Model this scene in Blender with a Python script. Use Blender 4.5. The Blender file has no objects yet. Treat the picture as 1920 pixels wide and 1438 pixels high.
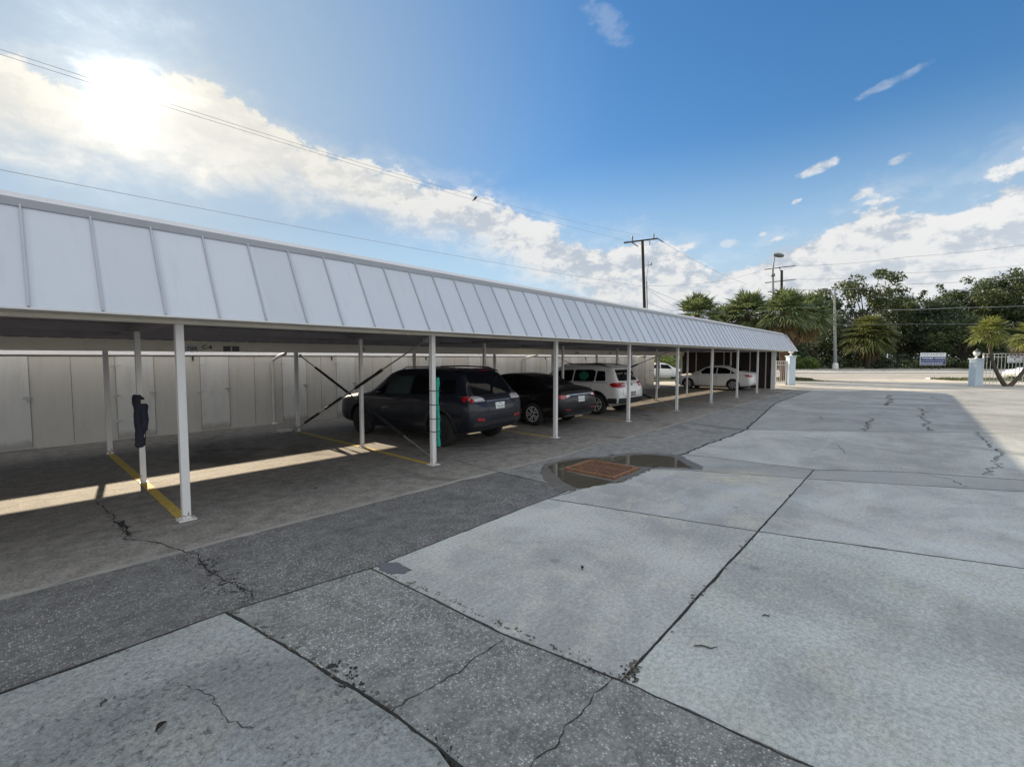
import bpy, bmesh, math, random
from math import sin, cos, pi, radians
from mathutils import Vector, Matrix, noise
from mathutils.bvhtree import BVHTree

C = bpy.context.scene.collection
V = Vector
random.seed(11)

# ------------------------------------------------------------------ camera
CAM_H, F_PX, PITCH, YAW = 1.92, 852.68, 0.05623, 0.72563
SUN_AZ, SUN_EL = radians(81.2), radians(23.4)
cam_d = bpy.data.cameras.new("camera")
cam = bpy.data.objects.new("camera", cam_d)
C.objects.link(cam)
cam.location = (0, 0, CAM_H)
cam.rotation_euler = (pi/2 - PITCH, 0, YAW - pi/2)
cam_d.sensor_width = 36
cam_d.lens = F_PX*36/1920
cam_d.clip_end = 6000
bpy.context.scene.camera = cam


def at(px, py, d):
    """a point of the place at forward distance d, seen towards that pixel of the 1920 wide photo"""
    x, y = (px-960)/F_PX, -(py-719)/F_PX
    fw = cos(PITCH)+y*sin(PITCH)
    up = -sin(PITCH)+y*cos(PITCH)
    k = d/fw
    return V((k*(fw*cos(YAW)+x*sin(YAW)), k*(fw*sin(YAW)-x*cos(YAW)), CAM_H+k*up))


def gnd(px, d):
    p = at(px, 671, d)
    return V((p.x, p.y, 0))


# street axis: runs square to the camera axis
US = V((sin(YAW), -cos(YAW), 0))
UD = V((cos(YAW), sin(YAW), 0))


# ------------------------------------------------------------------ materials
class N:
    def __init__(s, name):
        s.m = bpy.data.materials.new(name)
        s.m.use_nodes = True
        s.t = s.m.node_tree
        s.b = s.t.nodes['Principled BSDF']
        s.co = None

    def n(s, typ, **kw):
        nd = s.t.nodes.new(typ)
        for k, v in kw.items():
            setattr(nd, k, v)
        return nd

    def l(s, a, b):
        s.t.links.new(a, b)

    def coord(s, which='Object'):
        if s.co is None:
            s.co = s.n('ShaderNodeTexCoord')
        return s.co.outputs[which]

    def noise(s, scale, detail=4, rough=.55, vec=None, dist=0):
        nd = s.n('ShaderNodeTexNoise')
        nd.inputs['Scale'].default_value = scale
        nd.inputs['Detail'].default_value = detail
        nd.inputs['Roughness'].default_value = rough
        nd.inputs['Distortion'].default_value = dist
        s.l(vec or s.coord(), nd.inputs['Vector'])
        return nd.outputs['Fac']

    def vor(s, scale, feature='F1', out='Distance', vec=None):
        nd = s.n('ShaderNodeTexVoronoi', feature=feature)
        nd.inputs['Scale'].default_value = scale
        s.l(vec or s.coord(), nd.inputs['Vector'])
        return nd.outputs[out]

    def rng(s, v, a, b, c=0, d=1):
        nd = s.n('ShaderNodeMapRange')
        nd.interpolation_type = 'SMOOTHSTEP'
        for i, x in enumerate((a, b, c, d)):
            nd.inputs[i+1].default_value = x
        s.l(v, nd.inputs[0])
        return nd.outputs[0]

    def mix(s, f, a, b, mode='MIX'):
        nd = s.n('ShaderNodeMix', data_type='RGBA', blend_type=mode)
        if isinstance(f, (int, float)):
            nd.inputs[0].default_value = f
        else:
            s.l(f, nd.inputs[0])
        for i, x in ((6, a), (7, b)):
            if isinstance(x, (tuple, list)):
                nd.inputs[i].default_value = (*x[:3], 1)
            elif isinstance(x, (int, float)):
                nd.inputs[i].default_value = (x, x, x, 1)
            else:
                s.l(x, nd.inputs[i])
        return nd.outputs[2]

    def math(s, op, a, b=0.0):
        nd = s.n('ShaderNodeMath', operation=op)
        for i, x in ((0, a), (1, b)):
            if isinstance(x, (int, float)):
                nd.inputs[i].default_value = x
            else:
                s.l(x, nd.inputs[i])
        return nd.outputs[0]

    def bump(s, h, strength=.3, dist=.01):
        nd = s.n('ShaderNodeBump')
        nd.inputs['Strength'].default_value = strength
        nd.inputs['Distance'].default_value = dist
        s.l(h, nd.inputs['Height'])
        s.l(nd.outputs[0], s.b.inputs['Normal'])

    def col(s, c):
        if isinstance(c, (tuple, list)):
            s.b.inputs['Base Color'].default_value = (*c[:3], 1)
        else:
            s.l(c, s.b.inputs['Base Color'])

    def set(s, **kw):
        for k, v in kw.items():
            s.b.inputs[k.replace('_', ' ')].default_value = v
        return s

    def stretch(s, sx, sy, sz):
        nd = s.n('ShaderNodeMapping')
        nd.inputs['Scale'].default_value = (sx, sy, sz)
        s.l(s.coord(), nd.inputs[0])
        return nd.outputs[0]


def plain(name, c, rough=.5, metal=0, spec=.5, var=.12, scale=6, coat=0):
    m = N(name)
    if var:
        f = m.noise(scale, 5, .6)
        m.col(m.mix(f, tuple(x*(1-var) for x in c), tuple(min(1, x*(1+var)) for x in c)))
    else:
        m.col(c)
    m.set(Roughness=rough, Metallic=metal, Specular_IOR_Level=spec, Coat_Weight=coat)
    return m.m


def concrete(name, c, grain=.5, big=.22, warm=(.46, .43, .38), rough=.85, pit=.35, seed=0., crust=0.):
    """weathered concrete: broad tone, traffic-worn streaks, stains, grain, pits; crust = broken dark surface"""
    m = N(name)
    mp = m.n('ShaderNodeMapping')
    mp.inputs['Location'].default_value = (seed, seed*1.7, 0)
    m.l(m.coord(), mp.inputs[0])
    v = mp.outputs[0]
    mx = m.n('ShaderNodeMapping')
    mx.inputs['Scale'].default_value = (.35, 2.2, 1)
    m.l(v, mx.inputs[0])
    a = m.noise(.5, 6, .62, v, .6)
    b = m.noise(2.3, 6, .7, v, .5)
    t = m.noise(1.1, 5, .6, mx.outputs[0], .3)
    f = m.noise(30, 5, .9, v)
    g = m.noise(105, 2, .9, v)
    p = m.noise(19, 6, .8, v, .8)
    base = m.mix(m.rng(a, .34, .66), tuple(x*(1-big) for x in c), tuple(x*(1+big*.7) for x in c))
    base = m.mix(m.math('MULTIPLY', m.rng(b, .46, .66), .65), base, warm)
    base = m.mix(m.math('MULTIPLY', m.rng(t, .52, .68), .28), base, tuple(x*1.3 for x in c))
    base = m.mix(m.rng(f, .33, .67, 0, 1), m.mix(1.0, base, 1-.36*grain, 'MULTIPLY'), m.mix(1.0, base, 1+.30*grain, 'MULTIPLY'))
    base = m.mix(m.math('MULTIPLY', m.rng(p, .58, .66), pit), base, tuple(x*.50 for x in c))
    base = m.mix(m.math('MULTIPLY', m.rng(g, .60, .70), .55*grain), base, tuple(min(1, x*1.7) for x in c))
    ms = m.noise(1.7, 8, .75, v, 1.4)
    base = m.mix(m.math('MULTIPLY', m.rng(ms, .58, .66), .30), base, tuple(x*.55 for x in c))
    # scattered oil drips
    d = m.vor(1.3, vec=v)
    dn = m.math('ADD', d, m.math('MULTIPLY', b, .12))
    base = m.mix(m.rng(dn, .135, .10, 0, .5), base, tuple(x*.4 for x in c))
    if crust:
        q = m.noise(20, 7, .85, v, .5)
        q2 = m.noise(1.3, 4, .6, v)
        base = m.mix(m.math('MULTIPLY', m.rng(m.math('ADD', q, m.math('MULTIPLY', m.math('SUBTRACT', q2, .5), .22)), .53, .62), crust), base, tuple(x*.34 for x in c))
        m.bump(m.math('ADD', q, f), .9, .02)
    else:
        m.bump(m.math('ADD', f, m.math('MULTIPLY', p, -.6)), .5, .007)
    m.col(base)
    m.set(Roughness=rough, Specular_IOR_Level=.25)
    return m.m


def aggregate(name, dark, light, scale=75, amount=.5, stains=.5, spec=.25):
    """worn asphalt or exposed aggregate: pale stones in a dark binder"""
    m = N(name)
    big = m.noise(.8, 6, .65, None, .5)
    mid = m.noise(5, 5, .7)
    st = m.vor(scale, out='Color')
    d = m.vor(scale)
    sep = m.n('ShaderNodeSeparateColor')
    m.l(st, sep.inputs[0])
    pick = m.rng(sep.outputs[0], 1-amount, 1.08-amount*.6)
    stone = m.math('MULTIPLY', pick, m.rng(d, .55, .28))
    gr = m.noise(scale*1.15, 3, .7)
    gr2 = m.noise(scale*.45, 3, .75)
    stone = m.math('MAXIMUM', m.math('MULTIPLY', stone, m.rng(gr2, .38, .6, .15, 1)), m.rng(gr, .54, .72, 0, .55))
    expo = m.rng(big, .36, .62, .4, 1)
    stone = m.math('MULTIPLY', stone, expo)
    mid = m.math('ADD', m.math('MULTIPLY', mid, .5), m.math('MULTIPLY', gr2, .5))
    base = m.mix(m.rng(mid, .36, .64), tuple(x*.6 for x in dark), tuple(x*1.35 for x in dark))
    base = m.mix(stone, base, light)
    stn = m.noise(.45, 7, .7, m.stretch(1, .7, 1), .8)
    base = m.mix(m.math('MULTIPLY', m.rng(stn, .52, .66), stains), base, tuple(x*.42 for x in dark))
    pale = m.noise(.35, 6, .65, m.stretch(.6, 1, 1), 1.0)
    base = m.mix(m.math('MULTIPLY', m.rng(pale, .54, .7), .35), base, light)
    m.col(base)
    m.bump(m.math('ADD', d, mid), .5, .008)
    m.set(Roughness=.8, Specular_IOR_Level=spec)
    return m.m


M = {}
M['soil'] = plain('joint soil', (.035, .032, .03), .95, var=.5, scale=30)
M['lawn'] = plain('rough grass ground', (.06, .075, .03), .95, var=.5, scale=4)
M['conc_a'] = concrete('pale smooth concrete', (.345, .355, .338), .75, .24, (.40, .385, .34), seed=3)
M['conc_a2'] = concrete('pale greenish concrete', (.335, .352, .333), .9, .26, (.365, .365, .315), seed=23, pit=.5)
M['conc_a3'] = concrete('greyer smooth concrete', (.318, .328, .322), .6, .24, (.40, .385, .33), seed=41, pit=.25)
M['conc_a4'] = concrete('pale scoured concrete', (.355, .364, .355), .7, .28, (.38, .37, .33), seed=57)
M['conc_b'] = concrete('weathered concrete', (.305, .315, .305), .8, .26, (.35, .34, .305), seed=17, pit=.5)
M['conc_c'] = concrete('rough spalled concrete', (.335, .352, .342), 1, .3, (.365, .365, .32), pit=.6, seed=31, crust=1)
M['conc_d'] = concrete('smooth patched concrete', (.245, .252, .247), .5, .22, (.27, .265, .245), pit=.2, seed=9)
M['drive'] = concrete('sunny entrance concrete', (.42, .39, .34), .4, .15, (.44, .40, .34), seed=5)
M['band'] = aggregate('exposed aggregate band', (.155, .160, .148), (.56, .57, .54), 70, .5, .15)
M['apron_pale'] = aggregate('paler worn apron', (.175, .175, .168), (.34, .335, .32), 74, .35, .5)
M['apron'] = aggregate('worn asphalt apron', (.105, .104, .10), (.42, .41, .39), 66, .5, .5)
M['floor'] = aggregate('carport asphalt floor', (.20, .185, .165), (.31, .295, .27), 70, .25, .9)
M['gutter'] = concrete('pale gutter strip', (.24, .23, .21), .4, .3, (.27, .25, .22), seed=2)
M['street'] = concrete('sunbleached street asphalt', (.30, .285, .265), .3, .1, (.32, .30, .27), seed=8)
M['kerb'] = concrete('kerb concrete', (.5, .49, .46), .2, .15, (.5, .48, .44), seed=6)
M['crack'] = plain('crack dirt', (.018, .017, .015), 1, var=.5, scale=40)
M['patch'] = plain('tar patch', (.09, .095, .105), .85, var=.3, scale=50)
M['moss'] = plain('moss dirt', (.085, .078, .06), 1, var=.7, scale=60)
M['leafdry'] = plain('dry leaf', (.03, .022, .015), .8)


def yellow_mat():
    m = N('worn yellow paint')
    w = m.noise(9, 7, .75)
    f = m.noise(60, 3, .8)
    k = m.rng(m.math('ADD', w, m.math('MULTIPLY', f, .35)), .70, .9)
    m.col(m.mix(k, (.50, .35, .07), (.15, .13, .09)))
    m.set(Roughness=.8)
    return m.m


M['yellow'] = yellow_mat()


def painted(name, c, dirt=.35, rust=.0, streak=True, rough=.45):
    """painted metal or board with grime streaks and rust freckles"""
    m = N(name)
    v = m.stretch(3, 3, .5) if streak else m.coord()
    a = m.noise(2.2, 6, .65, v)
    b = m.noise(14, 4, .7)
    base = m.mix(m.math('MULTIPLY', m.rng(a, .45, .75), dirt), c, tuple(x*.62 for x in c))
    base = m.mix(m.math('MULTIPLY', m.rng(b, .6, .75), dirt*.5), base, (.32, .3, .26))
    if rust:
        r = m.noise(22, 5, .75, None, .6)
        sep = m.n('ShaderNodeSeparateXYZ')
        m.l(m.coord(), sep.inputs[0])
        low = m.rng(sep.outputs[2], .28, .02, 0, .17)
        k = m.rng(m.math('ADD', r, low), .70, .75)
        base = m.mix(m.math('MULTIPLY', k, rust), base, (.16, .07, .025))
    m.col(base)
    m.set(Roughness=rough, Specular_IOR_Level=.4)
    return m.m


M['post'] = painted('white post paint', (.66, .65, .63), .35, .85)
M['beam'] = painted('cream beam paint', (.74, .70, .61), .4, .2, False)
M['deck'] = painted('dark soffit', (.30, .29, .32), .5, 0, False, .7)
M['rear_beam'] = painted('cream beam paint lifted against shade', (.88, .84, .74), .25, .1, False)  # the front beam's cream made lighter, since little light reaches the rear
M['mansard'] = painted('white roof metal', (.45, .47, .505), .12, 0, True, .42)
def mansard_mat():
    m = N('white standing seam metal')
    sep = m.n('ShaderNodeSeparateXYZ')
    m.l(m.coord(), sep.inputs[0])
    idx = m.math('FLOOR', m.math('DIVIDE', m.math('SUBTRACT', sep.outputs[0], .197-.498*28), .498))
    wn = m.n('ShaderNodeTexWhiteNoise', noise_dimensions='1D')
    m.l(idx, wn.inputs['W'])
    c = (.475, .505, .55)
    base = m.mix(wn.outputs['Value'], tuple(x*.94 for x in c), tuple(x*1.05 for x in c))
    st_ = m.noise(2.0, 6, .65, m.stretch(4, .6, .6))
    base = m.mix(m.rng(st_, .52, .74, 0, .22), base, tuple(x*.68 for x in c))
    sp_ = m.noise(26, 4, .75)
    base = m.mix(m.rng(sp_, .68, .76, 0, .35), base, (.22, .20, .17))
    m.col(base)
    m.bump(m.noise(1.6, 2, .4, m.stretch(1.2, 1, 1)), .35, .03)
    m.set(Roughness=.42, Specular_IOR_Level=.4)
    return m.m


M['mansard'] = mansard_mat()
M['seam'] = painted('roof seam metal with shade painted in', (.36, .38, .42), .3, 0, True, .4)  # darker than the panels, imitating the shading along the seams
M['cap_shade'] = painted('painted shadow line under the roof cap', (.33, .345, .37), .3, 0, False, .5)  # flat grey standing for the shadow line below the cap
M['trim'] = painted('roof edge trim', (.66, .66, .66), .3, 0, False, .4)
M['wall'] = painted('locker wall paint', (.50, .485, .455), .3, .05, True, .42)
def door_mat():
    m = N('scuffed locker door paint')
    c = (.56, .56, .545)
    v = m.stretch(3, 3, .5)
    a = m.noise(2.2, 6, .65, v)
    base = m.mix(m.rng(a, .42, .75, 0, .35), c, tuple(x*.6 for x in c))
    sep = m.n('ShaderNodeSeparateXYZ')
    m.l(m.coord(), sep.inputs[0])
    n_ = m.noise(7, 6, .75)
    foot = m.rng(m.math('ADD', sep.outputs[2], m.math('MULTIPLY', n_, -.30)), .10, -.06, 0, .55)
    base = m.mix(foot, base, (.20, .18, .15))
    sc2 = m.noise(11, 5, .8, m.stretch(.6, 1, 2.5), .5)
    base = m.mix(m.rng(sc2, .66, .72, 0, .5), base, (.25, .24, .22))
    m.col(base)
    m.set(Roughness=.38, Specular_IOR_Level=.4)
    return m.m


M['door'] = door_mat()
M['wtrim'] = painted('white trim board', (.78, .78, .80), .1, 0, False)
M['darkwall'] = painted('dark brown boards', (.022, .014, .013), .5, 0, True, .7)
M['batten'] = painted('pale batten paint', (.50, .48, .45), .3, 0)
M['pillar'] = painted('pale blue masonry paint', (.46, .55, .63), .2, 0, False, .8)
M['fence'] = painted('white fence metal', (.72, .72, .70), .2, .1)
M['iron'] = plain('black steel and shadow line', (.03, .03, .03), .6)
M['steel'] = plain('galvanised steel', (.36, .37, .38), .35, .7)
M['sleeve'] = plain('black foam sleeve', (.012, .012, .014), .75)
M['navy'] = plain('navy foam padding', (.018, .019, .038), .8, var=.5, scale=15)
M['tape'] = plain('silver tape', (.45, .45, .43), .4)
M['noodle'] = plain('teal foam noodle', (.01, .30, .22), .7, var=.15, scale=20)
M['rustmetal'] = None
M['letter'] = plain('black lettering', (.012, .012, .014), .6, var=0)
M['plate_dark'] = plain('dark tin plate', (.13, .13, .13), .5)
M['signwhite'] = plain('white sign board', (.70, .72, .73), .5, var=.08)
M['signblue'] = plain('blue sign band', (.022, .045, .17), .5, var=.1)
M['signink'] = plain('grey sign ink', (.16, .22, .28), .6, var=0)
M['wood_pole'] = painted('weathered pole wood', (.022, .024, .020), .5, 0, True, .9)
M['pole_grey'] = painted('grey concrete pole', (.24, .26, .26), .2, 0, True, .7)
M['lamp_metal'] = plain('aluminium lamp metal', (.15, .17, .17), .5, .3)
M['insul'] = plain('insulator', (.10, .11, .12), .4)
M['wire'] = plain('weathered cable', (.33, .35, .37), .7, var=0)
M['globe'] = plain('opal globe', (.78, .79, .80), .2, var=.03)
M['birdmat'] = plain('dark feathers', (.02, .02, .025), .7)


def rust_mat():
    m = N('rusty iron')
    a = m.noise(16, 6, .7)
    b = m.noise(70, 3, .7)
    base = m.mix(m.rng(a, .3, .7), (.13, .055, .026), (.24, .12, .06))
    base = m.mix(m.math('MULTIPLY', m.rng(b, .5, .8), .5), base, (.07, .03, .018))
    m.col(base)
    m.bump(b, .4, .003)
    m.set(Roughness=.8)
    return m.m


M['rust'] = rust_mat()


def water_mat():
    m = N('shallow murky water')
    t = m.t
    fr = m.n('ShaderNodeFresnel')
    fr.inputs['IOR'].default_value = 1.33
    tr = m.n('ShaderNodeBsdfTransparent')
    tr.inputs[0].default_value = (.90, .87, .80, 1)
    gl = m.n('ShaderNodeBsdfGlossy')
    gl.inputs['Roughness'].default_value = .015
    bp = m.n('ShaderNodeBump')
    bp.inputs['Strength'].default_value = .04
    bp.inputs['Distance'].default_value = .01
    m.l(m.noise(5, 2), bp.inputs['Height'])
    m.l(bp.outputs[0], gl.inputs['Normal'])
    mx = m.n('ShaderNodeMixShader')
    m.l(fr.outputs[0], mx.inputs[0])
    m.l(tr.outputs[0], mx.inputs[1])
    m.l(gl.outputs[0], mx.inputs[2])
    m.l(mx.outputs[0], t.nodes['Material Output'].inputs['Surface'])
    return m.m


M['water'] = water_mat()
M['wet'] = plain('damp dirty concrete', (.10, .093, .080), .5, var=.5, scale=5)


def leaf_mat(name, a, b, trans=.25, rough=.55):
    m = N(name)
    geo = m.n('ShaderNodeNewGeometry')
    big = m.noise(.6, 3)
    f = m.math('ADD', m.math('MULTIPLY', geo.outputs['Random Per Island'], .7), m.math('MULTIPLY', big, .5))
    c = m.mix(m.rng(f, .2, .95), a, b)
    m.col(c)
    m.set(Roughness=rough, Specular_IOR_Level=.35)
    tl = m.n('ShaderNodeBsdfTranslucent')
    m.l(m.mix(.5, c, tuple(min(1, x*1.6) for x in b)), tl.inputs[0])
    mx = m.n('ShaderNodeMixShader')
    mx.inputs[0].default_value = trans
    m.l(m.b.outputs[0], mx.inputs[1])
    m.l(tl.outputs[0], mx.inputs[2])
    m.l(mx.outputs[0], m.t.nodes['Material Output'].inputs['Surface'])
    return m.m


M['oak'] = leaf_mat('oak leaves', (.022, .036, .014), (.075, .10, .035), .22)
M['darkleaf'] = leaf_mat('dark evergreen leaves', (.016, .030, .014), (.055, .08, .034), .2)
M['brightleaf'] = leaf_mat('bright shrub leaves', (.045, .075, .02), (.16, .22, .06), .3)
M['grassleaf'] = leaf_mat('roadside grass', (.05, .06, .02), (.12, .13, .04), .25)
M['palm'] = leaf_mat('palm fan leaves', (.032, .052, .020), (.19, .235, .10), .25, .4)
M['palmlight'] = leaf_mat('yellowish palm leaves', (.06, .08, .018), (.22, .24, .06), .3, .45)
M['palmolive'] = leaf_mat('olive palm leaves', (.045, .06, .018), (.16, .175, .055), .25, .45)
M['palmdead'] = leaf_mat('dry hanging fronds', (.07, .055, .025), (.17, .12, .06), .15, .7)
M['bark'] = painted('grey bark', (.085, .07, .055), .6, 0, True, .95)
M['palmbark'] = painted('red brown palm bark', (.12, .065, .045), .6, 0, False, .95)
M['pinkflower'] = leaf_mat('dull pink blossom', (.05, .05, .03), (.20, .10, .11), .3)


# car materials
def carpaint(name, c, metal=0., rough=.3, flake=.1):
    m = N(name)
    f = m.noise(3, 4)
    m.col(m.mix(f, tuple(x*(1-flake) for x in c), tuple(x*(1+flake) for x in c)))
    dk = max(c) < .1
    m.set(Roughness=rough, Metallic=metal, Coat_Weight=.45 if dk else .8, Coat_Roughness=.04, Specular_IOR_Level=.25 if dk else .5)
    return m.m


M['paint_navy'] = carpaint('navy metallic paint', (.008, .010, .018), 0, .4)
M['paint_black'] = carpaint('black car paint', (.004, .004, .006), 0, .35)
M['paint_white'] = carpaint('white car paint', (.66, .65, .63), 0, .3, .03)
M['paint_pearl'] = carpaint('pearl white car paint', (.72, .72, .71), 0, .3, .03)
M['glass'] = plain('tinted car glass', (.005, .006, .008), .03, 0, .13, var=0)
M['glass_lit'] = plain('door glass with light through painted in', (.045, .065, .065), .05, 0, .2, var=.2)  # opaque; paler tone imitates light coming through the front door window
M['plastic'] = plain('black car plastic', (.018, .018, .02), .55, var=.1)
M['tyre'] = plain('tyre rubber', (.015, .015, .015), .85, var=.2, scale=30)
M['alloy'] = plain('alloy wheel', (.62, .62, .62), .35, .25, var=.05)
M['alloy_dark'] = plain('dark alloy wheel', (.02, .02, .022), .35, .3, var=.1)
M['lens_red'] = plain('red lamp lens', (.32, .008, .012), .12, 0, .6, var=.05, coat=.6)
M['lens_clear'] = plain('clear lamp lens', (.55, .56, .58), .1, .3, .6, var=.3, scale=40)
M['chrome'] = plain('chrome', (.75, .75, .76), .1, 1, var=0)
M['plate'] = plain('licence plate white', (.72, .74, .72), .4, var=.05)
M['plate_ink'] = plain('licence plate green ink', (.03, .10, .06), .6, var=0)
M['well'] = plain('wheel well', (.006, .006, .006), .9, var=0)
M['shade_green'] = plain('green window shade', (.01, .12, .07), .6)


# ------------------------------------------------------------------ mesh helpers
def obj(name, bm, mat, parent=None, smooth=None, loc=None):
    """link a bmesh built in world coordinates as ONE mesh object; under a parent it is moved into the parent's space"""
    base = V((0, 0, 0))
    if parent is not None:
        p = parent
        while p is not None:
            base = base + p.location
            p = p.parent
    elif loc is not None:
        base = V(loc)
    if base.length > 0:
        bmesh.ops.translate(bm, verts=bm.verts, vec=-base)
    if smooth is not None:
        bm.normal_update()
        for f in bm.faces:
            f.smooth = True
        for e in bm.edges:
            e.smooth = e.calc_face_angle(0) < radians(smooth)
    me = bpy.data.meshes.new(name)
    bm.to_mesh(me)
    bm.free()
    for m in (mat if isinstance(mat, (list, tuple)) else [mat]):
        me.materials.append(m)
    o = bpy.data.objects.new(name, me)
    if parent is None and loc is not None:
        o.location = loc
    C.objects.link(o)
    if parent is not None:
        o.parent = parent
    return o


def tag(o, label, cat, group=None, kind=None):
    if label:
        o['label'] = label
    if cat:
        o['category'] = cat
    if group:
        o['group'] = group
    if kind:
        o['kind'] = kind
    return o


def thing(name, label, cat, loc=(0, 0, 0), group=None, rz=0):
    o = bpy.data.objects.new(name, None)
    C.objects.link(o)
    o.location = loc
    o.rotation_euler = (0, 0, rz)
    o.empty_display_size = .2
    return tag(o, label, cat, group)


def struct(name, bm, mat, smooth=None):
    o = obj(name, bm, mat, None, smooth)
    o['kind'] = 'structure'
    return o


def B():
    return bmesh.new()


def box(bm, lo, hi, mi=0, bev=0, rot=None):
    lo, hi = V(lo), V(hi)
    c, s = (lo+hi)/2, hi-lo
    mtx = Matrix.Translation(c) @ (rot.to_4x4() if rot else Matrix.Identity(4)) @ Matrix.Diagonal((*s, 1))
    r = bmesh.ops.create_cube(bm, size=1, matrix=mtx)
    vs = r['verts']
    fs = set(f for v in vs for f in v.link_faces)
    if bev:
        es = set(e for v in vs for e in v.link_edges)
        r = bmesh.ops.bevel(bm, geom=list(es), offset=bev, segments=2, affect='EDGES', profile=.5)
        fs = set(f for v in vs if v.is_valid for f in v.link_faces) | set(r['faces'])
    for f in fs:
        if f.is_valid:
            f.material_index = mi
    return vs


def frame_of(t):
    t = t.normalized()
    a = V((0, 0, 1)) if abs(t.z) < .95 else V((1, 0, 0))
    u = t.cross(a).normalized()
    return u, t.cross(u).normalized()


def tube(bm, pts, r, n=8, mi=0, caps=True):
    pts = [V(p) for p in pts]
    rr = r if isinstance(r, (list, tuple)) else [r]*len(pts)
    rings = []
    pu = None
    for i, p in enumerate(pts):
        t = (pts[min(i+1, len(pts)-1)]-pts[max(i-1, 0)])
        u, w = frame_of(t)
        if pu is not None:
            u = (pu - t.normalized()*pu.dot(t.normalized()))
            u.normalize()
            w = t.normalized().cross(u)
        pu = u
        rings.append([bm.verts.new(p+(u*cos(2*pi*k/n)+w*sin(2*pi*k/n))*rr[i]) for k in range(n)])
    for a, b in zip(rings, rings[1:]):
        for k in range(n):
            f = bm.faces.new((a[k], a[(k+1) % n], b[(k+1) % n], b[k]))
            f.material_index = mi
    if caps and n > 2:
        for ring in (rings[0][::-1], rings[-1]):
            try:
                bm.faces.new(ring).material_index = mi
            except ValueError:
                pass
    return rings


def lathe(bm, prof, c=(0, 0, 0), n=24, axis='Z', mi=0):
    c = V(c)
    rings = []
    for r, h in prof:
        ring = []
        for k in range(n):
            a = 2*pi*k/n
            if axis == 'Z':
                q = V((r*cos(a), r*sin(a), h))
            else:
                q = V((h, r*cos(a), r*sin(a)))
            ring.append(bm.verts.new(c+q))
        rings.append(ring)
    for a, b in zip(rings, rings[1:]):
        for k in range(n):
            bm.faces.new((a[k], a[(k+1) % n], b[(k+1) % n], b[k])).material_index = mi
    for ring in (rings[0][::-1], rings[-1]):
        try:
            bm.faces.new(ring).material_index = mi
        except ValueError:
            pass


def prism(bm, poly, z0, z1, mi=0):
    a = [bm.verts.new((x, y, z0)) for x, y in poly]
    b = [bm.verts.new((x, y, z1)) for x, y in poly]
    n = len(poly)
    area = sum(poly[i][0]*poly[(i+1) % n][1]-poly[(i+1) % n][0]*poly[i][1] for i in range(n))
    if area < 0:
        a.reverse()
        b.reverse()
    bm.faces.new(b).material_index = mi
    bm.faces.new(a[::-1]).material_index = mi
    for i in range(n):
        bm.faces.new((a[i], a[(i+1) % n], b[(i+1) % n], b[i])).material_index = mi


def inset_poly(poly, d):
    n = len(poly)
    area = sum(poly[i][0]*poly[(i+1) % n][1]-poly[(i+1) % n][0]*poly[i][1] for i in range(n))
    s = 1 if area > 0 else -1
    out = []
    for i in range(n):
        p0, p1, p2 = V(poly[i-1]), V(poly[i]), V(poly[(i+1) % n])
        e1, e2 = (p1-p0).normalized(), (p2-p1).normalized()
        n1, n2 = V((-e1.y, e1.x))*s, V((-e2.y, e2.x))*s
        b = (n1+n2)
        b = b/max(.35, b.length)
        k = d/max(.35, b.dot(n1))
        out.append((p1+b*k)[:])
    return out


def rough_poly(poly, step=.18, amp=.006, seed=0):
    rnd = random.Random(seed)
    out = []
    n = len(poly)
    for i in range(n):
        a, b = V(poly[i]), V(poly[(i+1) % n])
        L = (b-a).length
        k = max(1, min(160, int(L/step)))
        t = (b-a).normalized()
        nn = V((-t.y, t.x))
        for j in range(k):
            p = a+(b-a)*(j/k)
            if 0 < j:
                p = p+nn*rnd.gauss(0, amp)
                if rnd.random() < .05:
                    p = p+nn*rnd.uniform(-.02, .02)
            out.append(p[:])
    return out


def slab(name, poly, mat, gap=.009, amp=.005, top=0., seed=0):
    bm = B()
    prism(bm, rough_poly(inset_poly(poly, gap), .16, amp, seed), top-.06, top)
    bmesh.ops.triangulate(bm, faces=[f for f in bm.faces if len(f.verts) > 4])
    return struct(name, bm, mat)


def ribbon(bm, pts, w, z, jit=0., seed=0, step=.06, var=(.35, 1.25)):
    """thin ragged strip lying on the ground along a polyline"""
    rnd = random.Random(seed)
    P = []
    for a, b in zip(pts, pts[1:]):
        a, b = V(a), V(b)
        k = max(1, int((b-a).length/step))
        for j in range(k):
            P.append(a+(b-a)*(j/k))
    P.append(V(pts[-1]))
    prev = None
    off = 0
    for i, p in enumerate(P):
        t = (P[min(i+1, len(P)-1)]-P[max(i-1, 0)]).normalized()
        nn = V((-t.y, t.x))
        off = off*.7+rnd.gauss(0, jit)
        hw = w*.5*rnd.uniform(*var)
        q = p+nn*off
        cur = (bm.verts.new((*(q+nn*hw)[:], z)), bm.verts.new((*(q-nn*hw)[:], z)))
        if prev:
            bm.faces.new((prev[0], prev[1], cur[1], cur[0]))
        prev = cur


def blob_poly(c, rx, ry, n=26, amp=.25, seed=0, rot=0):
    out = []
    for k in range(n):
        a = 2*pi*k/n
        r = 1+amp*noise.noise(V((cos(a)*1.3+seed*3.1, sin(a)*1.3, seed)))+amp*.4*noise.noise(V((cos(a)*4, sin(a)*4, seed+5)))
        x, y = rx*r*cos(a), ry*r*sin(a)
        out.append((c[0]+x*cos(rot)-y*sin(rot), c[1]+x*sin(rot)+y*cos(rot)))
    return out


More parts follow.
